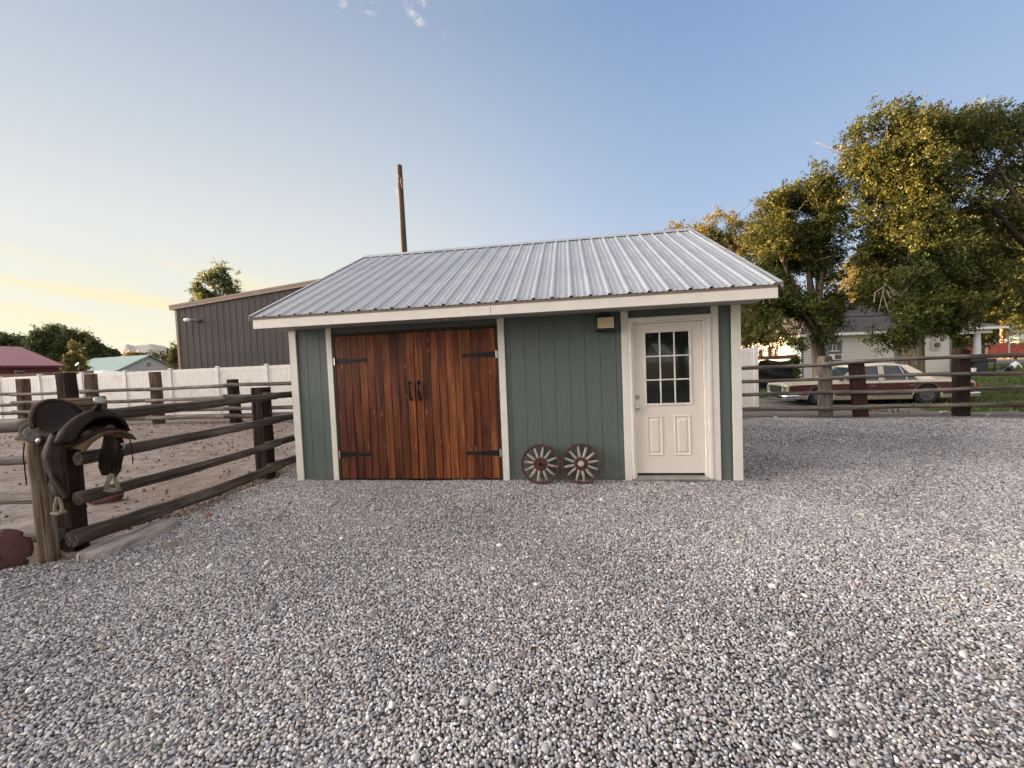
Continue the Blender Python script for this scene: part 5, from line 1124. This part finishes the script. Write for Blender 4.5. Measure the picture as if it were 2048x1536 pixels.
# ------------------------------------------------------------------ white house on the right
def white_house():
    A = at(1603, 672, 30.5); B = at(1888, 663, 31.0); zb = -.12; ze = 3.25; x0, y0 = A.x, 30.5; x1 = B.x; y1 = 39.5
    r = root('white_house', 'white lap sided house with dark hip roof and a corner porch behind the elms', 'house', (x0, y0, zb), 0)
    w1, d1 = x1 - x0, y1 - y0; h = ze - zb
    SHG = plain('dark_shingle', (.055, .050, .052), .9, 0, .25, 3, .5, 14)
    LW = ribbed('house_lap_siding', (.66, .64, .60), (.46, .44, .41), 5.5, 2, .7, 0)
    GT = plain('grey_trim', (.16, .165, .17), .7, 0, .1, 3)
    mb = MB(); mb.box(0, w1, 0, d1, 0, h); mb.build('wall', LW, r)
    ap = at(1690, 600, 35) ; zr = ap.z - zb; o = .55; c0, c1 = d1 * .48, w1 - d1 * .52; m_ = d1 / 2
    mb = MB(); zz = h - .10
    mb._add([(-o, -o, zz), (w1 + o, -o, zz), (w1 + o, d1 + o, zz), (-o, d1 + o, zz), (c0, m_, zr), (c1, m_, zr)], [(0, 1, 5, 4), (1, 2, 5), (2, 3, 4, 5), (3, 0, 4), (0, 3, 2, 1)]); rf = mb.build('roof', SHG, r)
    mb = MB(); v = at(1698, 609, 33.5) - Vector((x0, y0, zb)); mb.box(v.x - .35, v.x + .35, v.y - .4, v.y + .3, v.z - .35, v.z + .05); mb.build('roof_vent', plain('vent_black', (.015, .015, .015), .6), rf)
    mb = MB()
    mb.box(-o - .02, w1 + o + .02, -o - .03, -o - .001, zz - .16, zz + .03); mb.box(-o - .03, -o - .001, -o, d1 + o, zz - .16, zz + .03); mb.box(w1 + o + .001, w1 + o + .03, -o, d1 + o, zz - .16, zz + .03); mb.box(-o, w1 + o, -o, -.001, zz - .03, zz - .002); mb.box(-o, -.001, -o, d1, zz - .03, zz - .002)
    mb.build('fascia', WHITE, r)
    for (a, b) in ((-.04, .10), (w1 - .10, w1 + .04)): mb = MB(); mb.box(a, b, -.04, -.001, 0, h - .13); mb.build('corner_board', GT, r)
    def win(px0, py0, px1, py1, ac=False):
        a = at(px0, py0, y0) - Vector((x0, y0, zb)); b = at(px1, py1, y0) - Vector((x0, y0, zb)); xa, xb, za, zb_ = a.x, b.x, b.z, a.z; t = .12
        mb = MB(); mb.box(xa, xa + t, -.06, -.001, za, zb_); mb.box(xb - t, xb, -.06, -.001, za, zb_); mb.box(xa + t, xb - t, -.06, -.001, zb_ - t, zb_); mb.box(xa + t, xb - t, -.06, -.001, za, za + t * .8); f = mb.build('window', GT, r)
        mb = MB(); mb.box(xa + t, xb - t, -.03, -.002, za + t * .8, zb_ - t); mb.build('pane', GLASS, f)
        mb = MB(); zm = (za + zb_) / 2 + .02; mb.box(xa + t, xb - t, -.05, -.031, zm - .03, zm + .03)
        for k in (1, 2): xx = xa + t + (xb - xa - 2 * t) * k / 3; mb.box(xx - .02, xx + .02, -.048, -.031, zm + .031, zb_ - t)
        mb.build('sash', WHITE, f)
        if ac:
            mb = MB(); mb.box(xa + t, xb - t - .05, -.30, -.052, za + .06, za + .50); g = mb.build('air_conditioner', WHITE, f); mb = MB(); mb.box(xa + t + .25, xb - t - .12, -.305, -.3005, za + .11, za + .45); mb.build('grille', plain('ac_grille', (.10, .09, .085), .7), g)
    win(1653, 684, 1683, 721, True)
    d0 = at(1789, 682, y0) - Vector((x0, y0, zb)); mb = MB(); mb.box(d0.x, d0.x + .95, -.05, -.001, .1, 2.3); mb.build('door', GT, r)
    for (pa, pb, pz0, pz1) in ((1517, 1528, 711, 697), (1536, 1546, 710, 693), (1549, 1556, 710, 697)):
        # on the left side wall: solve depth from the photo column
        def side(px):
            d = _F + _R * ((px - 1024) / FPX) - _U * ((700 - 768) / FPX); return x0 * d.y / d.x
        ya, yb = side(pb), side(pa); z1 = at(pb, pz1, ya).z - zb; z0_ = z1 - .95
        ya -= y0; yb -= y0; ya = max(ya, .3); yb = min(yb, d1 - .3)
        if yb - ya < .3: continue
        mb = MB(); mb.box(-.05, -.001, ya, yb, z0_, z1); f = mb.build('window', GT, r); mb = MB(); mb.box(-.055, -.0505, ya + .12, yb - .12, z0_ + .1, z1 - .1); mb.build('pane', GLASS, f)
    mt = at(1868, 690, y0) - Vector((x0, y0, zb)); mb = MB(); mb.box(mt.x - .3, mt.x + .35, -.12, -.001, mt.z - .35, mt.z + .3); e = mb.build('meter_box', plain('meter_grey', (.45, .43, .38), .6), r)
    mb = MB(); mb.tube([(mt.x + .08, -.12, mt.z), (mt.x + .08, -.24, mt.z)], .17, 16); mb.build('meter', plain('meter_glass', (.10, .07, .07), .3), e); mb = MB()
    for dx in (-.1, .12): mb.tube([(mt.x + dx, -.06, mt.z + .3), (mt.x + dx, -.06, h - .2)], .04, 8)
    mb.build('conduit', ZINC, e)
    # porch roof and column on the right
    e1 = at(1975, 656, 31.2) - Vector((x0, y0, zb)); zp = e1.z; mb = MB(); xa = w1 - .2
    mb._add([(xa, -.6, zp), (e1.x, -.6, zp), (e1.x, 5.0, zp), (xa, 5.0, zp), (xa, 1.2, zp + 1.15), (xa + 1.0, 2.0, zp + 1.15), (xa + 1.0, 4.0, zp + 1.15), (xa, 4.5, zp + 1.15)], [(0, 1, 5, 4), (1, 2, 6, 5), (2, 3, 7, 6), (4, 5, 6, 7), (0, 3, 2, 1), (0, 4, 7, 3)]); pr = mb.build('porch_roof', plain('porch_shingle', (.11, .105, .11), .9, 0, .2, 3, .4, 14), r)
    mb = MB(); mb.box(xa + .3, e1.x + .02, -.64, -.601, zp - .14, zp + .03); mb.box(e1.x + .001, e1.x + .04, -.6, 5, zp - .14, zp + .03); mb.box(xa + .5, e1.x - .8, -.3, -.1, zp - .42, zp - .145); mb.build('porch_beam', WHITE, r)
    c = at(1933, 700, 31.0) - Vector((x0, y0, zb)); mb = MB(); mb.tube([(c.x, -.2, 0), (c.x, -.2, .2), (c.x, -.2, zp - .42)], [.30, .24, .19], 20); mb.build('porch_column', plain('grey_column', (.42, .43, .45), .6), r, smooth=True)
    # service cable sagging across the front of the roof
    a = at(1676, 632, 28) - Vector((x0, y0, zb)); b = at(1775, 631, 26) - Vector((x0, y0, zb)); mb = MB(); mb.tube([a, (a + b) / 2 - Vector((0, 0, .05)), b], .03, 5); mb.build('service_cable', IRON, r)
white_house()

# ------------------------------------------------------------------ framed black tarp between fence and house
tf = root('tarp_screen', 'black tarp hung in a brown timber frame behind the sedan bonnet', 'screen', (at(1552, 740, 21).x, 21, -.12))
wdt = (1592 - 1512) / FPX * 21 / 2; zt = at(1552, 711, 21).z + .12
mb = MB(); mb.box(-wdt, wdt, -.05, .05, zt - .2, zt); mb.build('top_beam', plain('brown_timber', (.20, .115, .075), .8, 0, .2, 4), tf)
for s in (-1, 1): mb = MB(); mb.box(s * wdt - .10, s * wdt + .10, -.045, .045, 0, zt - .201); mb.build('frame_post', W_GREY, tf)
mb = MB(); mb.grid(lambda u, v: Vector((-wdt + .11 + (2 * wdt - .22) * u, .05 * sin(9 * u + 4 * v) + .04 * sin(17 * v + 5 * u) - .02, .1 + (zt - .35) * v + .05 * sin(7 * u) * v)), 40, 16)
mb.build('tarp', plain('black_tarp', (.012, .012, .014), .45, 0, .4, 4), tf, smooth=True, solid=.01)
vn = root('vine', 'green vine hanging on the right post of the black tarp frame', 'vine', (at(1592, 740, 20.6).x, 20.6, -.12))
V, Fc, tone = blob_leaves([(0, 0, 1.45, .2, .15, .3), (.05, 0, .9, .12, .12, .4)], 130, .10, 5, twig=.25); add('leaves', fast_mesh('vine', V, Fc, {'tone': tone}), LEAF, vn)
mb = MB(); mb.tube([(0, 0, -.02), (.03, 0, .6), (0, 0, 1.7)], [.02, .015, .01], 6); mb.build('stem', W_BARK, vn)

# ------------------------------------------------------------------ parked sedan
def sedan():
    th = radians(15); r = root('parked_car', 'cream and maroon two-tone sedan parked behind the right rail fence', 'car', (13.35, 13.05, -.125), pi - th)
    # local: +X forward (left in the photo), near side is +Y... y = 0 near side plane, body extends to y = -Wd
    Wd = 1.90; c = -Wd / 2
    r2 = lambda y: y
    CREAM = plain('cream_car_paint', (.42, .37, .29), .32, 0, .03, 2, dirt=((.42, .36, .27), 2, .6, .8)); MAR = plain('maroon_car_paint', (.060, .013, .013), .3, 0, .08, 2)
    CHR = plain('chrome', (.62, .63, .65), .15, 1.0, .03, 5); BLK = plain('black_rubber', (.012, .012, .012), .8); CARG = material('car_glass', lambda t, p, o: (setattr(p.inputs['Base Color'], 'default_value', (.03, .045, .055, 1)), setattr(p.inputs['Roughness'], 'default_value', .05)))
    # body stations along x (rear -> front): x, half width factor, beltline z (side top), centre top z, bottom z
    ST = [(-1.30, .90, .66, .69, .34), (-1.22, .95, .73, .77, .28), (-1.0, .98, .77, .83, .22), (-.5, 1.0, .79, .90, .20), (-.1, 1.0, .80, .92, .20), (.5, 1.0, .80, .84, .18), (1.5, 1.0, .80, .82, .18), (2.35, 1.0, .80, .88, .18), (2.6, 1.0, .795, .90, .18), (3.2, 1.0, .785, .89, .20), (3.75, .99, .76, .85, .24), (3.96, .975, .74, .80, .30), (4.0, .96, .70, .75, .36)]
    mb = MB(); prof = []
    for (x, wf, zb, zc, z0) in ST:
        hw = Wd / 2 * wf; zm = .47
        ring = [(hw * .93, z0), (hw * .985, z0 + .10 if z0 < .3 else z0 + .05), (hw, zm if zm > z0 else z0 + .06), (hw * .995, zb - .06), (hw * .965, zb), (hw * .80, zb + (zc - zb) * .45), (hw * .45, zb + (zc - zb) * .85), (0, zc)]
        ring = ring + [(-a_, b_) for a_, b_ in ring[:-1][::-1]]
        prof.append([(x, c + a_, b_) for a_, b_ in ring])
    n = len(prof[0])
    # wheel openings are cut by dropping side faces near the wheels and adding an arch lip
    vs = [p for ring in prof for p in ring]
    mb._add(vs, [(i * n + k, i * n + k + 1, (i + 1) * n + k + 1, (i + 1) * n + k) for i in range(len(prof) - 1) for k in range(n - 1)] + [(i * n + n - 1, i * n, (i + 1) * n, (i + 1) * n + n - 1) for i in range(len(prof) - 1)] + [tuple(range(n)), tuple((len(prof) - 1) * n + k for k in range(n))[::-1]])
    body = mb.build('body', CREAM, r, bevel=.012, bseg=2)
    # boolean wheel wells
    for wx in (0.0, 2.95):
        cm = MB(); cm.tube([(wx, c - Wd, .30), (wx, c + Wd, .30)], .385, 28); cu = cm.mesh('well')
        co_ = bpy.data.objects.new('well_cut', cu); COL.objects.link(co_); co_.parent = r
        md = body.modifiers.new('well', 'BOOLEAN'); md.object = co_; md.operation = 'DIFFERENCE'; md.solver = 'EXACT'
        bpy.context.view_layer.update(); dg = bpy.context.evaluated_depsgraph_get(); me2 = bpy.data.meshes.new_from_object(body.evaluated_get(dg)); 
        body.modifiers.clear(); body.data = me2; bpy.data.objects.remove(co_)
    if not body.data.materials: body.data.materials.append(CREAM)
    # dark underbody inside
    mb = MB(); mb.box(-.9, 3.5, c - Wd / 2 + .28, c + Wd / 2 - .28, .16, .62); mb.build('underbody', BLK, r)
    # maroon side panels as thin proud sheets following the body side, both sides
    for s in (1, -1):
        mb = MB(); yy = lambda f: c + s * (Wd / 2 * f + .004)
        wf = lambda x: .965 + .035 * min(1, (x + 1.20) / .8) if x < -.4 else (1.0 if x < 3.35 else 1.0 - .015 * (x - 3.35) / .5)
        poly = [(-1.20, .67), (-1.20, .36), (-.40, .335)] + [(.41 * cos(q), .30 + .41 * sin(q)) for q in [pi - radians(8) - (pi - radians(16)) * i / 10 for i in range(11)]] + [(.45, .33), (2.50, .33)] + [(2.95 + .41 * cos(q), .30 + .41 * sin(q)) for q in [pi - radians(8) - (pi - radians(16)) * i / 10 for i in range(11)]] + [(3.42, .36), (3.90, .44), (3.90, .69), (3.35, .715), (2.55, .715), (-.4, .715)]
        mb.prism([(x, yy(wf(x)), z) for x, z in poly], (0, s * .004, 0))
        mb.build('side_panel', MAR, r)
        mb = MB(); yo = c + s * (Wd / 2 + .009)
        for (x0, x1, z) in ((-1.15, 3.8, .722), (.42, 2.5, .325)): mb.box(x0, x1, yo - .004, yo + .004, z - .006, z + .006)
        for wx in (0, 2.95): mb.torus((wx, yo - .004, .30), .392, .012, 'y', 24, 6, radians(8), radians(172))
        for x in (1.02, 1.92 + .1): pass
        mb.build('chrome_strip', CHR, r)
        mb = MB()
        for x in (.35, 1.42): mb.box(x, x + .17, yo, yo + .022 * s if s > 0 else yo, .63, .655) if s > 0 else mb.box(x, x + .17, yo - .022, yo, .63, .655)
        mb.build('door_handle', CHR, r)
        mb = MB()
        for x in (.28, 1.30, 2.32): mb.box(x - .004, x + .004, yo - .006, yo - .0015, .22, .78)
        mb.build('door_seam', BLK, r)
    # greenhouse: roof shell with pillars and glass
    def gh(x, z, f=1.0): return (x, z, f)
    base = [(-.10, .905), (2.42, .90)]; top = [(.52, 1.31), (1.78, 1.33)]
    hb, ht = Wd / 2 - .07, Wd / 2 - .24
    G = MB()
    def P(x, s, z): 
        t = (z - .80) / (1.33 - .80); return Vector((x, c + s * (hb + (ht - hb) * t), z))
    # glass volume (slightly inset)
    ins = .015
    G.hexa([P(0.03, -1, .80), P(2.40, -1, .80), P(0.03, 1, .80), P(2.40, 1, .80), P(.56, -1, 1.30), P(1.74, -1, 1.30), P(.56, 1, 1.30), P(1.74, 1, 1.30)])
    for i, v in enumerate(G.v): G.v[i] = (v[0], c + (v[1] - c) * .975, v[2])
    G.build('window_glass', CARG, r)
    R = MB()
    def roofring(x, z, w): return [(x, c - w, z - .07), (x, c - w * .98, z - .03), (x, c - w * .75, z), (x, c, z + .015), (x, c + w * .75, z), (x, c + w * .98, z - .03), (x, c + w, z - .07)]
    rr = [roofring(.44, 1.30, ht), roofring(.65, 1.345, ht + .01), roofring(1.1, 1.365, ht + .015), roofring(1.6, 1.355, ht + .01), roofring(1.80, 1.325, ht)]
    k = 7; vs = [p for q in rr for p in q]; R._add(vs, [(i * k + j, i * k + j + 1, (i + 1) * k + j + 1, (i + 1) * k + j) for i in range(4) for j in range(6)] + [(i * k + 6, i * k, (i + 1) * k, (i + 1) * k + 6) for i in range(4)] + [tuple(range(7)), tuple(28 + j for j in range(7))[::-1]])
    R.build('roof', plain('vinyl_roof', (.60, .54, .43), .6, 0, .04, 3), r, smooth=True)
    for s in (1, -1):
        Q = MB()
        Q.prism([P(-.28, s, .79), P(.20, s, .79), P(.60, s, 1.25), P(.66, s, 1.295), P(.42, s, 1.295)], (0, -s * .03, 0)) ; Q.build('rear_pillar', plain('vinyl_roof', (.60, .54, .43), .6), r)
        Q = MB(); Q.beam(P(1.20, s * 1.003, .80), P(1.17, s * 1.003, 1.28), .09, .02, (0, 1, 0)); Q.build('door_pillar', CREAM, r)
        Q = MB(); Q.beam(P(2.46, s, .82), P(1.80, s, 1.29), .045, .03, (0, 1, 0)); Q.build('front_pillar', CREAM, r)
        Q = MB()
        fr = [(P(.20, s * 1.01, .815), P(2.38, s * 1.01, .815)), (P(.58, s * 1.01, 1.265), P(1.78, s * 1.01, 1.275)), (P(.20, s * 1.01, .815), P(.58, s * 1.01, 1.265)), (P(1.13, s * 1.01, .815), P(1.11, s * 1.01, 1.27)), (P(1.27, s * 1.01, .815), P(1.24, s * 1.01, 1.27)), (P(.50, s * 1.01, .815), P(.66, s * 1.01, 1.265)), (P(2.38, s * 1.01, .815), P(1.80, s * 1.01, 1.28))]
        for a, b in fr: Q.beam(a, b, .018, .014, (0, 1, 0))
        Q.build('window_frame', CHR, r)
    # rear deck slope under the rear window (sail) and windscreen base
    # bonnet crease lines
    mb = MB()
    for s in (1, -1): mb.beam((2.55, c + s * .62, .892), (3.85, c + s * .50, .842), .012, .006)
    mb.build('bonnet_seam', MAR, r)
    # front: grille, headlights, bumper
    mb = MB(); mb.box(3.985, 4.03, c - .52, c + .52, .42, .68); g = mb.build('grille', plain('grille_dark', (.05, .05, .055), .4, .5), r)
    mb = MB()
    for k_ in range(6): mb.box(4.031, 4.038, c - .52, c + .52, .44 + k_ * .036, .449 + k_ * .036)
    for k_ in range(13): mb.box(4.0385, 4.042, c - .5 + k_ * .083 - .004, c - .5 + k_ * .083 + .004, .425, .645)
    mb.build('grille_bars', CHR, g)
    for s in (1, -1):
        mb = MB(); mb.box(3.96, 4.02, c + s * .74 - .17, c + s * .74 + .17, .45, .66); h = mb.build('headlight_housing', plain('housing_dark', (.03, .03, .033), .4, .3), r)
        mb = MB()
        for dy in (-.075, .085): mb.box(4.021, 4.028, c + s * .74 + dy - .07, c + s * .74 + dy + .07, .48, .63)
        mb.build('headlight', plain('headlight_glass', (.50, .52, .54), .12, .6, .2, 20), h)
        mb = MB(); mb.box(-1.335, -1.28, c + s * .70 - .20, c + s * .70 + .20, .48, .62); h = mb.build('taillight', plain('tail_red', (.25, .02, .02), .25), r)
    def bumper(x, sgn, nm):
        mb = MB(); W2 = Wd / 2 + .02; pts = [(x - sgn * .45, -W2), (x - sgn * .10, -W2), (x, -W2 + .12), (x + sgn * .03, 0), (x, W2 - .12), (x - sgn * .10, W2), (x - sgn * .45, W2)]
        vs = []
        for (a_, b_) in pts: vs += [(a_, c + b_, .22), (a_ + sgn * .035, c + b_ * 1.01, .25), (a_ + sgn * .035, c + b_ * 1.01, .35), (a_, c + b_, .385)]
        mb._add(vs, [(i * 4 + j, i * 4 + (j + 1) % 4, (i + 1) * 4 + (j + 1) % 4, (i + 1) * 4 + j) for i in range(6) for j in range(4)] + [(0, 1, 2, 3), (27, 26, 25, 24)]); b = mb.build(nm, CHR, r, bevel=.01)
        mb = MB(); mb.beam((x + sgn * .068, c - .8, .30), (x + sgn * .068, c + .8, .30), .012, .05); mb.build('rub_strip', BLK, b)
    bumper(4.06, 1, 'front_bumper'); bumper(-1.38, -1, 'rear_bumper')
    for wx in (0, 2.95):
        for s in (1, -1):
            mb = MB(); y0 = c + s * (Wd / 2 - .04); y1 = y0 - s * .20; mb.tube([(wx, y0, .325), (wx, y0 - s * .02, .325), (wx, y1 + s * .02, .325), (wx, y1, .325)], [.29, .325, .325, .29], 32); wh = mb.build('wheel', BLK, r, smooth=False)
            mb = MB(); mb.tube([(wx, y0 + s * .002, .325), (wx, y0 - s * .02, .325)], [.20, .17], 24); mb.tube([(wx, y0 + s * .004, .325), (wx, y0 + s * .02, .325)], [.10, .07], 16); mb.build('hubcap', plain('dull_hubcap', (.12, .12, .12), .45, .7, .3, 12), wh)
    # wing mirror
    mb = MB(); mb.box(2.22, 2.32, c + Wd / 2 - .02, c + Wd / 2 + .12, .83, .91); mb.build('mirror', CHR, r, bevel=.01)
    r.location = (13.35, 13.05, -.125)
    # near side plane should pass through the origin: local y=0 is the photo-near side after the half turn
    r.rotation_euler.z = pi - th
sedan()

# ------------------------------------------------------------------ far right yard: netting, grill, person
on = root('netting_fence', 'orange plastic netting fence on pale stakes across the far lawn', 'fence', (at(1890, 718, 60).x, 60, 0))
x0n = 0; zt0 = at(1890, 691, 60).z; mb = MB(); L = 30
mb.grid(lambda u, v: Vector((u * L - 2, .1 * sin(u * 31), .35 + (zt0 - .35) * v + .06 * sin(u * 40) * v)), 60, 4)
def _net(t, p, o):
    co = objc(t); n = t.noise(co, 1.2, 4); t.put(p.inputs['Base Color'], t.mix(t.rng(n, .35, .7), (.30, .045, .03), (.46, .09, .045))); p.inputs['Roughness'].default_value = .6
mb.build('netting', material('orange_net', _net), on, solid=.01)
for k in range(9): mb = MB(); x = k * 3.3 - .6; mb.box(x - .12, x + .12, -.16, -.06, 0, zt0 + .15); mb.build('stake', plain('pale_stake', (.42, .36, .30), .8), on)
gr_ = root('grill_table', 'black barbecue grill with side shelf standing on the lawn', 'grill', (at(1955, 738, 29.5).x, 29.5, -.12))
mb = MB(); mb.box(-1.0, .35, -.3, .3, .75, 1.05); mb.build('lid', plain('grill_black', (.010, .010, .011), .5), gr_, bevel=.05, bseg=3)
mb = MB(); mb.box(-.55, .35, -.28, .28, .05, .74); mb.build('cabinet', plain('grill_black', (.01, .01, .011), .5), gr_)
mb = MB(); mb.box(.36, 1.05, -.28, .28, .70, .98); mb.build('side_shelf', plain('grill_black', (.01, .01, .011), .5), gr_)
for x in (.98, .42): mb = MB(); mb.box(x - .03, x + .03, -.25, -.2, 0, .699); mb.box(x - .03, x + .03, .2, .25, 0, .699); mb.build('leg', plain('grill_black', (.01, .01, .011), .5), gr_)
pb = root('bucket', 'small white bucket on the grass left of the black grill', 'bucket', (at(1946, 741, 29).x, 29, -.12)); mb = MB(); mb.tube([(0, 0, .01), (0, 0, .36)], [.13, .17], 16); mb.build('pail', WHITE, pb); mb = MB(); mb.torus((0, 0, .36), .17, .012, 'z', 20, 6); mb.build('rim', WHITE, pb)
lp2 = root('utility_pole', 'orange lit utility pole behind the netting at the right', 'utility pole', (at(2004, 700, 64).x, 64, 0)); mb = MB(); mb.tube([(0, 0, 0), (0, 0, 11)], [.26, .2], 12); mb.build('pole', plain('sunlit_orange_pole', (.34, .17, .10), .8), lp2); mb = MB(); mb.box(-1.2, 1.2, -.1, .1, 10, 10.2); mb.build('crossarm', W_TIE, lp2)  # orange of the evening sun is put into the pole colour
bh = root('blue_roof_house', 'pale blue metal roof at the far right edge behind the netting', 'house', (at(2035, 700, 70).x, 70, 0))
z0 = at(2035, 690, 70).z; z1 = at(2075, 645, 70).z
mb = MB(); mb.box(.5, 12, 0, 8, 0, z0); mb.build('wall', WHITE, bh); mb = MB(); mb._add([(0, -.6, z0), (13, -.6, z0), (13, 8.6, z0), (0, 8.6, z0), (3.6, 4, z1), (9.5, 4, z1)], [(0, 1, 5, 4), (1, 2, 5), (2, 3, 4, 5), (3, 0, 4), (0, 3, 2, 1)]); mb.build('roof', ribbed('blue_roof', (.36, .45, .50), (.24, .31, .35), 1.2), bh)

def person():
    P0 = at(2020, 741, 29.3); r = root('person', 'person in white shirt and dark trousers sitting back on the lawn with bent knees', 'person', (P0.x, 29.3, -.12)); r.rotation_euler.z = 0
    # skeleton in metres, feet toward -X (left in the photo), leaning back on the hands
    J = [(.10, 0, .12), (.20, 0, .34), (.30, 0, .54), (.36, 0, .64), (.38, 0, .72), (.36, 0, .84), (.36, 0, .95)]
    R = [.15, .15, .17, .11, .06, .095, .07]
    E = [(0, 1), (1, 2), (2, 3), (3, 4), (4, 5), (5, 6)]
    def chain(start, pts, rad):
        k = start
        for p, q in zip(pts, rad): J.append(p); R.append(q); E.append((k, len(J) - 1)); k = len(J) - 1
    for s in (-1, 1):
        chain(0, [(.02, .10 * s, .13), (-.38, .13 * s, .38 + .05 * s), (-.62, .12 * s, .08), (-.80, .13 * s, .05)], [.11, .075, .05, .04])
        chain(2, [(.36, .19 * s, .58), (.50, .25 * s, .34), (.58, .27 * s, .10), (.62, .28 * s, .04)], [.065, .045, .036, .03])
    me = bpy.data.meshes.new('body'); me.from_pydata(J, E, []); me.update(); o = add('body', me, None, r)
    o.modifiers.new('skin', 'SKIN'); sv = me.skin_vertices[0].data
    for i, q in enumerate(R): sv[i].radius = (q, q)
    sv[0].use_root = True; sub = o.modifiers.new('sub', 'SUBSURF'); sub.levels = 1; sub.render_levels = 1
    def _pm(t, p, oo):
        co = objc(t); s = t.new('ShaderNodeSeparateXYZ'); t.put(s.inputs[0], co)
        col = t.mix(t.rng(s.outputs[0], .09, .10), (.035, .040, .065), (.62, .62, .68)); col = t.mix(t.rng(s.outputs[2], .71, .715), col, (.30, .16, .11)); col = t.mix(t.math('MULTIPLY', t.rng(s.outputs[0], .50, .505), t.rng(s.outputs[2], .36, .34)), col, (.30, .16, .11)); col = t.mix(t.rng(s.outputs[0], -.66, -.67), col, (.5, .5, .5))
        t.put(p.inputs['Base Color'], col); p.inputs['Roughness'].default_value = .8
    me.materials.append(material('person_body', _pm))
    mb = MB(); mb.ball((.385, 0, .90), (.10, .092, .09), 14, 10); mb.build('hair', plain('dark_hair', (.015, .010, .008), .6), r, smooth=True)
    mb = MB(); mb.ball((.275, 0, .86), (.02, .014, .02), 8, 6); mb.build('nose', plain('skin', (.30, .16, .11), .6), r, smooth=True)
person()
print('objects', len(bpy.data.objects))
